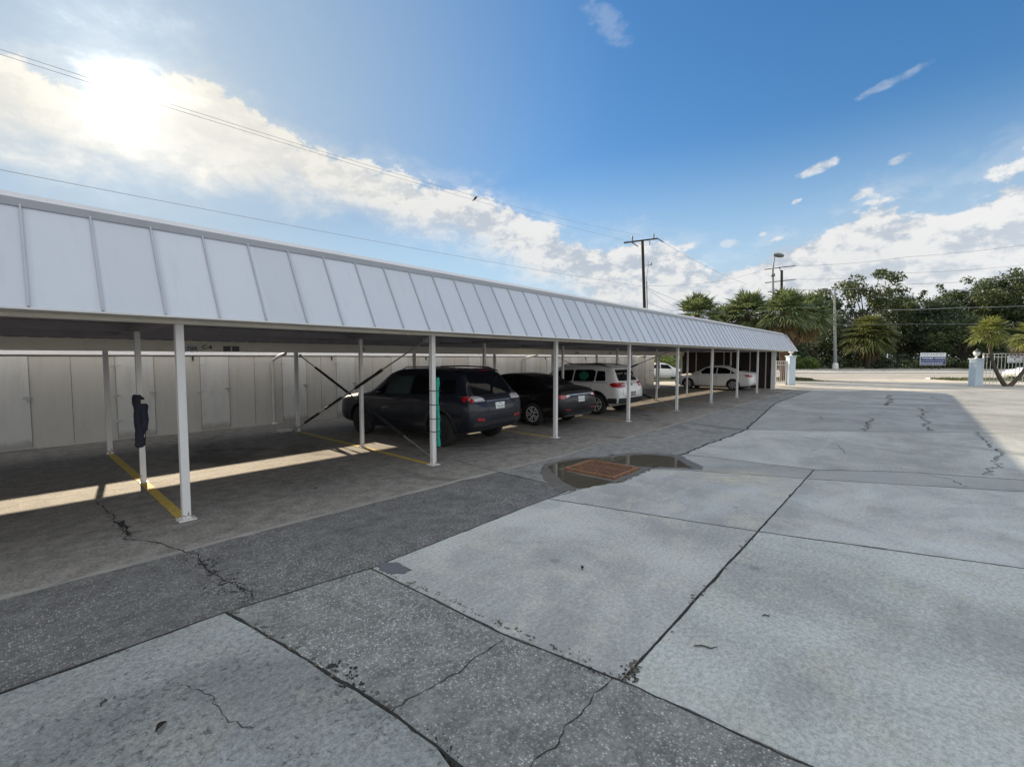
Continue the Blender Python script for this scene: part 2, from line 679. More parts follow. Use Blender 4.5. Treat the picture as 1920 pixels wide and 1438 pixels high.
def text_mesh(txt, size, mat, name, parent, loc, rot, depth=.003, align='CENTER'):
    cu = bpy.data.curves.new(name, 'FONT')
    cu.body = txt
    cu.size = size
    cu.extrude = depth
    cu.align_x = align
    cu.align_y = 'CENTER'
    cu.offset = size*.02
    t = bpy.data.objects.new(name, cu)
    C.objects.link(t)
    bpy.context.view_layer.update()
    me = bpy.data.meshes.new_from_object(t.evaluated_get(bpy.context.evaluated_depsgraph_get()))
    bpy.data.objects.remove(t)
    bpy.data.curves.remove(cu)
    o = bpy.data.objects.new(name, me)
    me.materials.clear()
    me.materials.append(mat)
    C.objects.link(o)
    if parent is not None:
        o.parent = parent
    o.location = loc
    o.rotation_euler = rot
    return o


def copy_tree(o, parent=None):
    c = o.copy()
    C.objects.link(c)
    if parent is not None:
        c.parent = parent
    for ch in [x for x in bpy.data.objects if x.parent == o]:
        copy_tree(ch, c)
    return c

# ------------------------------------------------------------------ ground
bm = B()
bmesh.ops.create_grid(bm, x_segments=4, y_segments=4, size=1500, matrix=Matrix.Translation((200, 100, -.045)))
struct('ground', bm, M['soil'])

A = [(1.06, 3.84), (1.20, 3.0), (1.34, 2.03), (1.38, 1.2), (1.45, 0), (1.6, -3), (2.0, -12)]
Bl = [(2.18, 3.66), (2.25, 2.1), (2.38, 1.24), (2.46, .3), (2.65, -3), (3.0, -12)]
Cl = [(4.9, 3.70), (5.5, 1.24), (6.14, -.81), (7.0, -3.5), (9.5, -12)]
D = [(7.35, 3.42), (7.74, 2.84), (8.45, 1.24), (9.69, -1.23), (11, -3.8), (15, -12)]
E = [(9.0, 3.42), (9.24, 1.24), (10.07, .05), (10.63, -1.34), (12, -4), (16, -12)]
Fl = [(13.2, 3.34), (17.3, -2.13), (20, -5.7), (25, -12)]
G = [(21.45, 4.36), (27.43, -3.34), (34, -12)]
H = [(31.6, 4.55), (37.2, -1.75), (46, -11.8)]
slab('concrete_slab', [(-9, 4.0)]+A+[(-9, -12)], M['conc_c'], .012, .007, seed=1)
slab('aggregate_band', A+Bl[::-1], M['band'], .008, .005, seed=2)
slab('concrete_slab', [Bl[0], Cl[0], Cl[1], Bl[2], Bl[1]], M['conc_a'], .008, .007, seed=3)
slab('concrete_slab', [Bl[2], Cl[1], Cl[2], Cl[3], Cl[4], Bl[5], Bl[4], Bl[3]], M['conc_a2'], .009, .006, seed=4)
slab('concrete_slab', [Cl[0], (5.6, 3.7), (6.38, 3.45), D[0], D[1], D[2], Cl[1]], M['conc_a3'], .006, .004, seed=5)
slab('concrete_slab', [Cl[1], D[2], D[3], D[4], D[5], Cl[4], Cl[3], Cl[2]], M['conc_a4'], .007, .004, seed=6)
slab('concrete_slab', [D[0], E[0], E[1], D[2], D[1]], M['conc_d'], .005, .003, seed=7)
slab('concrete_slab', [D[2], E[1], E[2], E[3], E[4], E[5], D[5], D[4], D[3]], M['conc_d'], .006, .003, seed=8)
slab('concrete_slab', [E[0], Fl[0], Fl[1], Fl[2], Fl[3], E[5], E[4], E[3], E[2], E[1]], M['conc_b'], .006, .004, seed=9)
slab('concrete_slab', [Fl[0], (17, 3.8), G[0], G[1], G[2], Fl[3], Fl[2], Fl[1]], M['conc_d'], .007, .004, seed=10)
slab('concrete_slab', [G[0], (26.6, 4.5), H[0], H[1], H[2], G[2], G[1]], M['conc_d'], .008, .004, seed=11)
# apron and carport floor
edge = [(-9, 4.0), (1.06, 3.84), (2.18, 3.66), (4.9, 3.70), (5.5, 3.72)]
st = [(-9, 5.42), (1.39, 5.36), (4.57, 5.26), (5.5, 5.2), (7.64, 5.08), (13.4, 5.1), (22.9, 5.3), (31.6, 5.35)]
slab('asphalt_apron', edge+[st[3], st[2], st[1], st[0]], M['apron'], .007, .004, seed=12)
slab('asphalt_apron', [(5.5, 3.72), (6.38, 3.45), (7.35, 3.42), (9.0, 3.42), (13.2, 3.34), (13.4, 5.1), st[4], st[3]], M['apron_pale'], .007, .004, seed=13)
slab('asphalt_apron', [(13.2, 3.34), (17, 3.8), (21.45, 4.36), (26.6, 4.5), (31.6, 4.55), st[7], st[6], st[5]], M['apron_pale'], .007, .004, seed=14)
up = [(x, y+.085) for x, y in st]
slab('gutter_strip', st+up[::-1], M['gutter'], -.001, .012, .002, seed=15)
slab('carport_floor', [up[0], up[1], up[2], up[3], (5.5, 14.2), (-9, 14.2)], M['floor'], .002, .003, seed=16)
slab('carport_floor', [up[3], up[4], up[5], (13.4, 14.2), (5.5, 14.2)], M['floor'], .002, .003, seed=17)
slab('carport_floor', [up[5], up[6], up[7], (31.6, 14.2), (13.4, 14.2)], M['floor'], .002, .003, seed=18)
# ground behind the carport end, entrance drive, street
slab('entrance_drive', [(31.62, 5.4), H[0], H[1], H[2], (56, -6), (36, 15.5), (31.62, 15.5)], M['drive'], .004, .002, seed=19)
bm = B()


def dq(d0, d1, l0, l1):
    return [(UD*d+US*l)[:2] for d, l in ((d0, l0), (d0, l1), (d1, l1), (d1, l0))]


bm = B()
prism(bm, dq(41.2, 57.5, -160, 200), -.04, -.012)
struct('street', bm, M['street'])
bm = B()
prism(bm, dq(60.2, 69.0, -160, 200), -.04, -.012)
struct('street', bm, M['street'])
bm = B()
prism(bm, dq(57.5, 60.2, -160, 12.5), -.04, .12)
prism(bm, dq(57.5, 60.2, 33, 200), -.04, .12)
struct('street_median', bm, M['kerb'])
bm = B()
prism(bm, dq(57.5, 60.2, 12.52, 32.98), -.04, -.008)
struct('street', bm, M['street'])
for nm, d0, d1, z, mt in (('kerb', 69.0, 69.35, .14, 'kerb'), ('verge', 69.35, 74.5, .11, 'lawn'), ('sidewalk', 74.5, 76.2, .13, 'kerb'), ('verge', 76.2, 140, .10, 'lawn')):
    bm = B()
    prism(bm, dq(d0, d1, -160, 200), -.04, z)
    struct(nm, bm, M[mt])
# near kerb pieces with grass behind, left and right of the entrance
for l0, l1, nm in ((-60, 26.3, 'l'), (37.5, 90, 'r')):
    bm = B()
    prism(bm, dq(40.75, 41.2, l0, l1), -.04, .13)
    struct('kerb', bm, M['kerb'])
    bm = B()
    prism(bm, dq(37.6, 40.75, l0+(.5 if nm == 'r' else 0), l1-(0 if nm == 'r' else .5)), -.04, .07)
    struct('verge', bm, M['lawn'])
bm = B()
prism(bm, dq(34.7, 41.2, 26.32, 37.48), -.04, .003)
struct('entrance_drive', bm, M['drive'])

# dark filler in the joints
bm = B()
for i, (p, w_, j) in enumerate((
        ([(-9, 4.0), (1.06, 3.84), (2.18, 3.66), (4.9, 3.70), (6.3, 3.5)], .014, .002),
        (A, .013, .004), (Bl, .010, .003), ([(2.38, 1.24), (5.5, 1.24), (9.24, 1.24)], .019, .0015),
        (Cl, .015, .003), (D, .013, .003), (E, .016, .004), ([(8.6, 3.42), (9.0, 3.42), (13.2, 3.34), (17, 3.8), (21.45, 4.36), (26.6, 4.5), (31.6, 4.55)], .045, .015),
        (Fl, .016, .003), (G, .03, .003), ([(5.5, 3.72), (5.52, 5.2), (5.6, 6.5)], .016, .004), ([(13.2, 3.34), (13.4, 5.1)], .03, .005))):
    ribbon(bm, p, w_, .0022+.00008*i, j, 50+i, .05, (.75, 1.2))
struct('joint_filler', bm, M['crack'])
bm = B()
ck = [
    ([(.80, 8.1), (.82, 7.33), (.86, 6.76), (.86, 6.39), (.81, 6.22), (1.0, 5.85), (1.1, 5.49), (1.22, 5.18), (1.19, 4.86), (1.18, 4.56), (1.24, 4.35), (1.29, 4.02), (1.26, 3.87)], .011, .010),
    ([(.87, 6.95), (.84, 6.3)], .045, .012),
    ([(1.1, 5.49), (1.35, 5.62), (1.7, 5.7)], .006, .006),
    ([(2.22, 2.04), (1.99, 2.04), (1.78, 2.01), (1.56, 2.05), (1.34, 2.06)], .0055, .006),
    ([(2.36, 1.29), (2.19, 1.31), (2.04, 1.28), (1.87, 1.30), (1.74, 1.26), (1.62, 1.30), (1.40, 1.28)], .0055, .006),
    ([(1.36, 1.45), (1.1, 1.55), (.8, 1.50), (.55, 1.6)], .006, .008),
    ([(.62, 3.2), (.72, 2.95), (.70, 2.7), (.80, 2.5)], .0035, .010),
    ([(10.2, -.1), (9.9, -.5), (9.5, -.62)], .012, .015),
    ([(16.92, -1.2), (15.68, -1.25), (14.14, -1.3), (13.33, -1.38), (12.19, -1.16), (11.62, -1.15), (10.68, -.91)], .022, .03),
    ([(23.34, -.18), (21.21, -.31), (20.12, -.17), (18.59, -.34), (17.07, -.24), (16.2, -.37)], .035, .04),
    ([(18.29, .91), (16.93, 1.02), (16.09, .87), (15.36, .98), (15.0, .9)], .03, .035),
    ([(17.2, 3.7), (18.2, 2.4), (17.0, 2.1)], .02, .03),
    ([(30.71, 1.02), (26.89, .79), (23.73, .86)], .06, .05),
    ([(30.4, -.6), (28.4, -.9), (27.0, -1.9)], .04, .05),
    ([(7.3, 5.6), (6.6, 5.9), (6.3, 6.5), (5.6, 6.6)], .007, .012),
    ([(13.0, 2.1), (12.2, 1.2), (11.2, 1.0)], .008, .012),
]
for i, (p, w, j) in enumerate(ck):
    ribbon(bm, p, w, .0030+.0004*(i % 4), j, i, .03, (.2, 1.7))
# broken crumbs beside the wide cracks
rnd = random.Random(15)
kk = 0
for (p, q, n, sp, r0) in (((1.26, 3.88), (1.22, 4.5), 60, .05, .014), ((1.18, 4.5), (1.2, 4.95), 44, .045, .016), ((1.1, 5.2), (1.2, 5.0), 16, .03, .010), ((.86, 6.3), (.85, 6.9), 40, .05, .016), ((1.40, 1.9), (1.37, 1.2), 26, .025, .010), ((1.30, 2.7), (1.33, 2.3), 34, .035, .014), ((2.41, 1.18), (2.52, 1.25), 30, .03, .010), ((2.33, 1.55), (2.36, 1.3), 30, .02, .008)):
    for k in range(n):
        t = rnd.random()
        c = (p[0]+(q[0]-p[0])*t+rnd.gauss(0, sp), p[1]+(q[1]-p[1])*t+rnd.gauss(0, sp))
        r = r0*rnd.uniform(.25, 1.3)
        kk += 1
        bm.faces.new([bm.verts.new((*q2, .0043+.000004*kk)) for q2 in blob_poly(c, r, r*rnd.uniform(.3, .8), 8, .9, rnd.random()*50, rnd.random()*3)])
tag(struct('pavement_cracks', bm, M['crack']), None, None, kind='structure')
# spalled, mossy bits along the joints
bm = B()
rnd = random.Random(5)
for (p, q, n, s) in ((Bl[0], Bl[2], 46, .020), (A[0], A[2], 12, .03), (Bl[2], Cl[1], 10, .025), ((2.4, 1.2), (2.55, 1.25), 8, .03), (Cl[0], (7.3, 3.4), 14, .035), ((6.3, 3.36), (7.45, 3.36), 30, .035), ((7.3, 3.5), (7.4, 4.4), 22, .035)):
    for k in range(n*4):
        t = (math.floor(rnd.random()*5)+rnd.random()**2)/5
        c = (p[0]+(q[0]-p[0])*t+rnd.gauss(.03, .022), p[1]+(q[1]-p[1])*t+rnd.gauss(0, .02))
        r = s*rnd.uniform(.12, .62)
        pl = blob_poly(c, r, r*rnd.uniform(.4, .9), 9, .8, rnd.random()*50, rnd.random()*3)
        vs = [bm.verts.new((*q2, .0040+.00001*k)) for q2 in pl]
        bm.faces.new(vs)
struct('joint_dirt', bm, M['moss'])
bm = B()
prism(bm, blob_poly((2.32, 3.50), .10, .17, 20, .5, 3, .3), .0005, .006)
struct('tar_patch', bm, M['patch'])
# wet stain and puddles round the drain
bm = B()
prism(bm, rough_poly([(5.25, 3.72), (5.5, 4.15), (5.9, 4.6), (6.5, 4.98), (7.2, 4.86), (7.75, 4.5), (8.4, 4.22), (8.75, 3.85), (8.85, 3.45), (8.55, 3.1), (8.15, 2.72), (7.92, 2.66), (7.7, 3.1), (7.42, 3.40), (6.9, 3.34), (6.35, 3.34), (5.7, 3.62)], .07, .02, 9), .0003, .0036)
bmesh.ops.triangulate(bm, faces=[f for f in bm.faces if len(f.verts) > 4])
struct('damp_pavement', bm, M['wet'])
for poly in ([(7.05, 4.75), (7.3, 4.68), (7.7, 4.35), (8.25, 4.1), (8.5, 3.85), (8.62, 3.5), (8.25, 3.1), (7.95, 2.84), (7.72, 3.2), (7.45, 3.55), (7.4, 4.0), (7.3, 4.5)],
             [(5.55, 3.62), (5.75, 4.05), (6.05, 4.45), (6.3, 4.75), (6.7, 4.85), (7.0, 4.76), (7.2, 4.56), (6.3, 4.52), (6.24, 3.9), (6.28, 3.42), (5.9, 3.5)]):
    bm = B()
    bm.faces.new([bm.verts.new((x, y, .0062)) for x, y in rough_poly(poly, .09, .02, 4)])
    bm.normal_update()
    for f in bm.faces:
        if f.normal.z < 0:
            f.normal_flip()
    bmesh.ops.triangulate(bm, faces=bm.faces[:])
    struct('puddle', bm, M['water'])
def silt_mat():
    m = N('pale dried silt')
    v = m.stretch(1.1, 1.1, 1)
    a = m.noise(2.6, 6, .7, m.stretch(2.2, .8, 1), .3)
    ln = m.n('ShaderNodeVectorMath', operation='LENGTH')
    m.l(m.coord('Object'), ln.inputs[0])
    k_ = m.math('MULTIPLY', m.rng(ln.outputs['Value'], 1.0, .25), m.rng(a, .38, .62))
    m.col((.50, .47, .38))
    m.set(Roughness=.9)
    m.l(m.math('MULTIPLY', k_, .75), m.b.inputs['Alpha'])
    return m.m


bm = B()
bm.faces.new([bm.verts.new((x, y, 0)) for x, y in blob_poly((0, 0), 1, 1, 40, .1, 4)])
o = struct('dried_silt', bm, silt_mat())
o.location = (7.85, 2.1, .0016)
o.scale = (.75, 1.15, 1)
o.rotation_euler = (0, 0, .45)
# worn yellow bay lines between the posts
FX = [1.406+3.713*k for k in range(-2, 9)]
for k, x in enumerate(FX):
    bm = B()
    w = .055
    ribbon(bm, [(x-.02, 6.5), (x, 9), (x, 12.0)], .115, .0042, .0012, k, .12, (.92, 1.06))
    struct('bay_line', bm, M['yellow'])

# drain grate
gt = thing('drain_grate', 'rusty iron drain grate set in the pavement beside the puddle', 'drain grate', (6.8, 3.97, 0))
gx0, gx1, gy0, gy1 = 6.36, 7.24, 3.49, 4.45
bm = B()
for lo, hi in (((gx0, gy0), (gx1, gy0+.05)), ((gx0, gy1-.05), (gx1, gy1)), ((gx0, gy0+.05), (gx0+.05, gy1-.05)), ((gx1-.05, gy0+.05), (gx1, gy1-.05))):
    box(bm, (*lo, .002), (*hi, .038))
obj('grate_frame', bm, M['rust'], gt)
bm = B()
nb = 15
for i in range(nb):
    y = gy0+.05+(gy1-gy0-.1)*(i+.5)/nb
    box(bm, (gx0+.05, y-.010, .026), (gx1-.05, y+.010, .033))
for x in (gx0+.28, gx0+.58):
    box(bm, (x-.006, gy0+.05, .018), (x+.006, gy1-.05, .0255))
obj('grate_bars', bm, M['rust'], gt)
bm = B()
box(bm, (gx0+.05, gy0+.05, .0041), (gx1-.05, gy1-.05, .0072))  # near-black plate stands in for the shade of the pit
obj('pit_shade_plate', bm, M['well'], gt)

# dry leaves and twigs lying about
lv = [((3.45, 2.20), .028, .3, 'small dry leaf in the middle of the pale slab near the asphalt corner'), ((3.03, .97), .075, -1.05, 'dry twig lying right of the long joint in the pale slab'),
      ((3.71, .76), .032, -.8, 'short dark stick on the pale slab beyond the dry twig'), ((.48, 2.86), .032, .6, 'dark dry leaf on the rough slab at the lower edge'),
      ((.31, 3.31), .030, 1.0, 'thin twig on the rough slab close to its asphalt joint'), ((3.0, 6.5), .030, .2, 'dry leaf on the carport floor in front of the braced frame')]
for i, (p, r, a, lb) in enumerate(lv):
    bm = B()
    if 'leaf' in lb:
        pts = []
        for k in range(9):
            t = k/8
            w = r*.45*sin(pi*min(1, t*1.05))+.002
            pts.append((r*(t*2-1), w, .006+.012*sin(pi*t)))
        prev = None
        for x, w, z in pts:
            cur = (bm.verts.new((x, -w, z+.008)), bm.verts.new((x, 0, z)), bm.verts.new((x, w, z+.010)))
            if prev:
                bm.faces.new((prev[0], cur[0], cur[1], prev[1]))
                bm.faces.new((prev[1], cur[1], cur[2], prev[2]))
            prev = cur
        bmesh.ops.solidify(bm, geom=bm.faces[:], thickness=.002)
    else:
        tube(bm, [(-r, 0, .007), (-r*.3, .012, .009), (r*.4, -.006, .008), (r, .016, .01)], [.0035, .0045, .004, .002], 6)
        if r > .08:
            tube(bm, [(r*.4, -.006, .009), (r*.8, .05, .01)], .003, 5)
    o = obj('dry_leaf' if 'leaf' in lb else 'twig', bm, M['leafdry'], None, 40, (0, 0, 0))
    o.location = (*p, .001)
    o.rotation_euler = (0, 0, a)
    tag(o, lb, 'leaf' if 'leaf' in lb else 'twig')

# ------------------------------------------------------------------ carport
YF, YM, YR = 6.436, 8.852, 12.02
X0R, X1R, XT = -7.0, 35.7, 33.9
cp = thing('carport', 'long white open carport with a sloped standing seam metal front on slim posts', 'carport', (14, 9, 0))
# sloped front: sheet with thickness, seams as its own mesh of battens on it
yb, zb_, yt, zt = 5.95, 2.366, 6.55, 3.456
sl = V((0, yt-yb, zt-zb_))
nrm = V((0, -sl.z, sl.y)).normalized()
bm = B()
n = 79
prevring = None
for side in (0,):
    vs = []
    for i in range(n+1):
        x = X0R+(X1R-X0R)*i/n
        vs.append([bm.verts.new(V((x, yb, zb_))), bm.verts.new(V((x-.0, yt, zt))), bm.verts.new(V((x, yt, zt))-nrm*.03), bm.verts.new(V((x, yb, zb_))-nrm*.03)])
    vs[-1][1].co.x = XT
    vs[-1][2].co.x = XT
    for a, b in zip(vs, vs[1:]):
        for k in range(4):
            bm.faces.new((a[k], b[k], b[(k+1) % 4], a[(k+1) % 4]))
    bm.faces.new(vs[0])
    bm.faces.new(vs[-1][::-1])
bmesh.ops.recalc_face_normals(bm, faces=bm.faces)
obj('roof_front', bm, M['mansard'], cp)
bm = B()
SP = .498
x = .197-SP*14
rot = Matrix.Rotation(math.atan2(sl.z, sl.y), 3, 'X')
while x < XT-.1:
    mid = V((x, (yb+yt)/2, (zb_+zt)/2))+nrm*.0105
    L = sl.length-.012
    mtx = Matrix.Translation(mid) @ rot.to_4x4() @ Matrix.Diagonal((.016, L, .024, 1))
    bm = B()
    bmesh.ops.create_cube(bm, size=1, matrix=mtx)
    obj('roof_seam', bm, M['seam'], cp)
    x += SP
# short seams on the hipped corner
while x < X1R-.15:
    t_ = (X1R-x)/(X1R-XT)
    mid = V((x, yb+(yt-yb)*t_/2, zb_+(zt-zb_)*t_/2))+nrm*.0105
    bm = B()
    bmesh.ops.create_cube(bm, size=1, matrix=Matrix.Translation(mid) @ rot.to_4x4() @ Matrix.Diagonal((.016, max(.05, sl.length*t_-.03), .024, 1)))
    obj('roof_seam', bm, M['seam'], cp)
    x += SP
bm = B()
box(bm, (X0R, yt-.040, zt-.005), (XT+.02, yt+.16, zt+.045))
obj('top_cap', bm, M['wtrim'], cp)
bm = B()
box(bm, (X0R, yt-.060, zt-.085), (XT+.01, yt-.020, zt-.006))  # darker box imitates the shadow under the cap
obj('top_trim', bm, M['cap_shade'], cp)
bm = B()
box(bm, (X0R, yb-.010, zb_-.014), (X1R, yb+.03, zb_+.006))
obj('drip_edge', bm, M['trim'], cp)
# end hip of the sloped front, soffit, deck
bm = B()
e = [V((X1R-.02, yb+.04, zb_)), V((X1R-.02, 12.9, zb_)), V((XT-.02, 12.9, zt)), V((XT-.02, yt, zt))]
f1 = [bm.verts.new(p) for p in e]
f2 = [bm.verts.new(p-V((.05, 0, 0))) for p in e]
bm.faces.new(f1)
bm.faces.new(f2[::-1])
for i in range(4):
    bm.faces.new((f1[i], f2[i], f2[(i+1) % 4], f1[(i+1) % 4]))
bmesh.ops.recalc_face_normals(bm, faces=bm.faces)
obj('roof_end', bm, M['mansard'], cp)
bm = B()
box(bm, (X0R, yb+.032, 2.350), (X1R-.1, 6.38, 2.375))
obj('soffit', bm, M['beam'], cp)
bm = B()
# corrugated roof deck, sloping down to the rear
m_ = 0
ny = 170
ys0, ys1, z0d, z1d = 6.60, 12.94, 2.56, 2.305
rows = []
nx = int((33.4-X0R)/.15)
for i in range(nx+1):
    x = X0R+.15*i
    dz = .035 if i % 2 else 0
    rows.append([bm.verts.new((x, ys0, z0d+dz)), bm.verts.new((x, ys1, z1d+dz)), bm.verts.new((x, ys1, z1d+dz+.03)), bm.verts.new((x, ys0, z0d+dz+.03))])
for a, b in zip(rows, rows[1:]):
    for k in range(4):
        bm.faces.new((a[k], b[k], b[(k+1) % 4], a[(k+1) % 4]))
bm.faces.new(rows[0])
bm.faces.new(rows[-1][::-1])
bmesh.ops.recalc_face_normals(bm, faces=bm.faces)
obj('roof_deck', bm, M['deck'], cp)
for yy in (7.9, 9.35, 10.7):
    bm = B()
    zz = z0d+(z1d-z0d)*(yy-ys0)/(ys1-ys0)
    box(bm, (X0R, yy-.03, zz-.12), (33.4, yy+.03, zz-.004))
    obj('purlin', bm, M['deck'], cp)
bm = B()
box(bm, (X0R, 6.385, 2.312), (33.45, 6.49, 2.56))
obj('front_beam', bm, M['beam'], cp)
bm = B()
box(bm, (X0R, 11.97, 2.055), (33.45, 12.07, 2.292))
obj('rear_beam', bm, M['rear_beam'], cp)
bm = B()
box(bm, (X0R, 12.95, 2.065), (33.45, 13.05, 2.36))
obj('rear_gutter', bm, M['trim'], cp)
for xf in FX:   # rafters over each frame
    bm = B()
    box(bm, (xf-.03, 6.495, 2.32), (xf+.03, 11.965, 2.39))
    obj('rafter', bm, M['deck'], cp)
for k, xf in enumerate(FX):
    last = k == len(FX)-1
    for (yy, w, h, zt_) in ((YF, .042, 0, 2.314), (YM, .035, 0, 2.32), (YR, .04, 0, 2.057)):
        w2 = .12 if last and yy == YF else w
        bm = B()
        box(bm, (xf-w, yy-w2, .012), (xf+w, yy+w2, zt_-.002), bev=.006)
        po = obj('post', bm, M['post'], cp)
        bm = B()
        pw = .05 if yy == YF else .018
        box(bm, (xf-w-pw, yy-w2-pw, .001), (xf+w+pw, yy+w2+pw, .013), bev=.003)
        for sx in (-1, 1):
            lathe(bm, [(.009, .0125), (.009, .024)], (xf+sx*(w+.009), yy+w2+.009, 0), 6)
        obj('base_plate', bm, M['post'], po)


def brace(xf, dx, p0, p1, sleeves, nm='brace'):
    a, b = V((xf+dx, *p0)), V((xf+dx, *p1))
    bm = B()
    tube(bm, [a, b], .014, 8)
    u = (b-a).normalized()
    for q, s in ((a, 1), (b, -1)):
        box(bm, q+u*s*.03-V((.008, .06, .045)), q+u*s*.03+V((.008, .06, .045)))
    o = obj(nm, bm, M['steel'], cp, 40)
    for t0, t1 in sleeves:
        bm = B()
        k = 10
        rnd = random.Random(int(t0*100))
        tube(bm, [a.lerp(b, t0+(t1-t0)*i/k) for i in range(k+1)], [.029+rnd.uniform(-.003, .005) for i in range(k+1)], 10)
        obj('foam_sleeve', bm, M['sleeve'], o, 50)
    return o


for k in (3, 6):
    xf = FX[k]
    brace(xf, .075, (YR-.05, 1.98), (YF+.07, .08), ((.16, .46), (.52, .83)))
    brace(xf, -.075, (YR-.05, .08), (YF+.07, 2.24), ((.10, .24), (.30, .44), (.55, .74)))

# signs and numbers on the rear beam
YS = 11.967


def beam_sign(x, z, txt, size, lb, cat='number'):
    o = text_mesh(txt, size, M['letter'], 'bay_number', None, (x, YS-.004, z), (pi/2, 0, 0))
    return tag(o, lb, cat)


beam_sign(3.13, 2.155, 'C-4', .125, 'black painted C-4 on the cream rear beam near the front left post')
beam_sign(6.95, 2.16, 'C-5', .125, 'black painted C-5 on the rear beam just behind the braced middle post')
beam_sign(18.1, 2.155, 'C-8', .15, 'black painted C-8 on the rear beam above the white SUV roof', 'number')
beam_sign(21.2, 2.155, 'C-9', .14, 'black painted C-9 on the rear beam beyond the white SUV', 'number')
s = thing('number_plaque', 'white ragged number plaque with black digits beside the C-4', 'plaque', (2.83, YS-.006, 2.125))
bm = B()
prism(bm, rough_poly([(2.70, 2.045), (2.96, 2.05), (2.96, 2.20), (2.78, 2.215), (2.72, 2.17)], .03, .006, 3), 0, .004)
bmesh.ops.rotate(bm, verts=bm.verts, matrix=Matrix.Rotation(pi/2, 3, 'X'))
bmesh.ops.translate(bm, verts=bm.verts, vec=(0, YS-.002, 0))
obj('plaque_board', bm, M['signwhite'], s)
text_mesh('7205', .10, M['letter'], 'digits', s, (0.01, -.006, -.005), (pi/2, 0, 0))
for i, (x0, lb) in enumerate(((3.45, 'plain grey tin plate on the rear beam, nearer to the C-4'), (3.63, 'scuffed grey tin plate on the rear beam, farther from the C-4'))):
    bm = B()
    box(bm, (x0, YS-.012, 2.07), (x0+.15, YS-.001, 2.19), bev=.002)
    o = obj('tin_plate', bm, M['plate_dark'], None, None, (x0+.07, YS, 2.13))
    tag(o, lb, 'plate', 'tin plates on the rear beam')

# dark end wall with pale battens
ew = thing('end_wall', 'dark brown boarded wall with pale thin battens closing the far carport end', 'wall', (31.4, 9.3, 0))
bm = B()
box(bm, (31.36, 6.60, .03), (31.42, 12.2, 2.30))
obj('boarding', bm, M['darkwall'], ew)
for y in (11.67, 11.13, 10.0, 9.35, 8.96, 7.8, 6.90):
    bm = B()
    box(bm, (31.325, y-.03, .03), (31.358, y+.03, 2.29))
    obj('batten', bm, M['batten'], ew)
bm = B()
box(bm, (31.30, 6.62, .004), (31.44, 12.18, .028))
obj('sill_plate', bm, M['batten'], ew)

# ------------------------------------------------------------------ storage lockers
YW = 13.9
sb = thing('storage_building', 'low pale storage locker building with flush doors along the back of the carport', 'storage building', (12, 14.5, 0))
XL0, XL1 = -7.0, 30.9
bm = B()
box(bm, (XL0, YW, .0), (XL1, YW+1.3, 1.985))
obj('wall', bm, M['wall'], sb)
bm = B()
box(bm, (XL0-.05, YW-.035, 1.99), (XL1+.05, YW+1.4, 2.072))
obj('roof', bm, M['wtrim'], sb)
bm = B()
box(bm, (XL0, YW-.018, 1.955), (XL1, YW-.002, 1.978))  # black strip stands for the shadow line under the white roof edge
obj('door_track', bm, M['iron'], sb)
for k in range(-2, 8):
    xb = 1.406+3.713*k
    for (d0, d1) in ((.38, 1.09), (2.05, 2.71)):
        bm = B()
        box(bm, (xb+d0, YW-.016, .04), (xb+d1, YW-.001, 1.95))
        dr = obj('door', bm, M['door'], sb)
        bm = B()
        for xx in (d0, d1):
            box(bm, (xb+xx-.004, YW-.0172, .04), (xb+xx+.004, YW-.0165, 1.95))
        obj('door_gap', bm, M['plate_dark'], dr)
        for zz in (.45, 1.05, 1.75):
            bm = B()
            box(bm, (xb+d0-.09, YW-.024, zz-.013), (xb+d0+.10, YW-.0175, zz+.013))
            lathe(bm, [(.011, zz-.035), (.011, zz+.035)], (xb+d0, YW-.026, 0), 8)
            obj('hinge', bm, M['wall'], dr)
        bm = B()
        box(bm, (xb+d1-.10, YW-.032, 1.08), (xb+d1+.04, YW-.0175, 1.115))
        box(bm, (xb+d1-.045, YW-.05, 1.005), (xb+d1-.0, YW-.0325, 1.075), bev=.006)
        obj('hasp', bm, M['steel'], dr)
    for xx in (1.55, 3.35):
        bm = B()
        box(bm, (xb+xx-.004, YW-.003, .03), (xb+xx+.004, YW-.0005, 1.95))
        obj('panel_joint', bm, M['plate_dark'], sb)
    bm = B()
    for xx in (1.9,):
        box(bm, (xb+xx-.015, YW-.05, 1.84), (xb+xx+.015, YW-.0172, 1.95))
    obj('track_stop', bm, M['iron'], sb)
for xp in (5.22, 16.36, 27.5):
    bm = B()
    tube(bm, [(xp, YW-.07, .02), (xp, YW-.07, 1.78), (xp+.01, YW-.10, 1.86), (xp+.03, YW-.55, 1.99), (xp+.03, 12.98, 2.04)], .04, 10)
    obj('downspout', bm, M['wall'], sb, 40)
    bm = B()
    box(bm, (xp-.09, YW-.2, .003), (xp+.09, YW-.002, .05), bev=.01)
    obj('splash_block', bm, M['kerb'], sb)
# concrete wheel stop by the braced rear post
for k in (3,):
    bm = B()
    box(bm, (FX[k]-.42, 12.15, .002), (FX[k]-.08, 12.30, .07), bev=.015)
    tag(obj('wheel_stop', bm, M['kerb'], None, None, (FX[k]-.25, 12.2, 0)), 'short concrete block on the floor beside the braced rear post', 'wheel stop')

# padding on posts
pd = thing('post_padding', 'navy foam padding wrapped round the slim middle post and taped', 'padding', (FX[2], YM, .58))


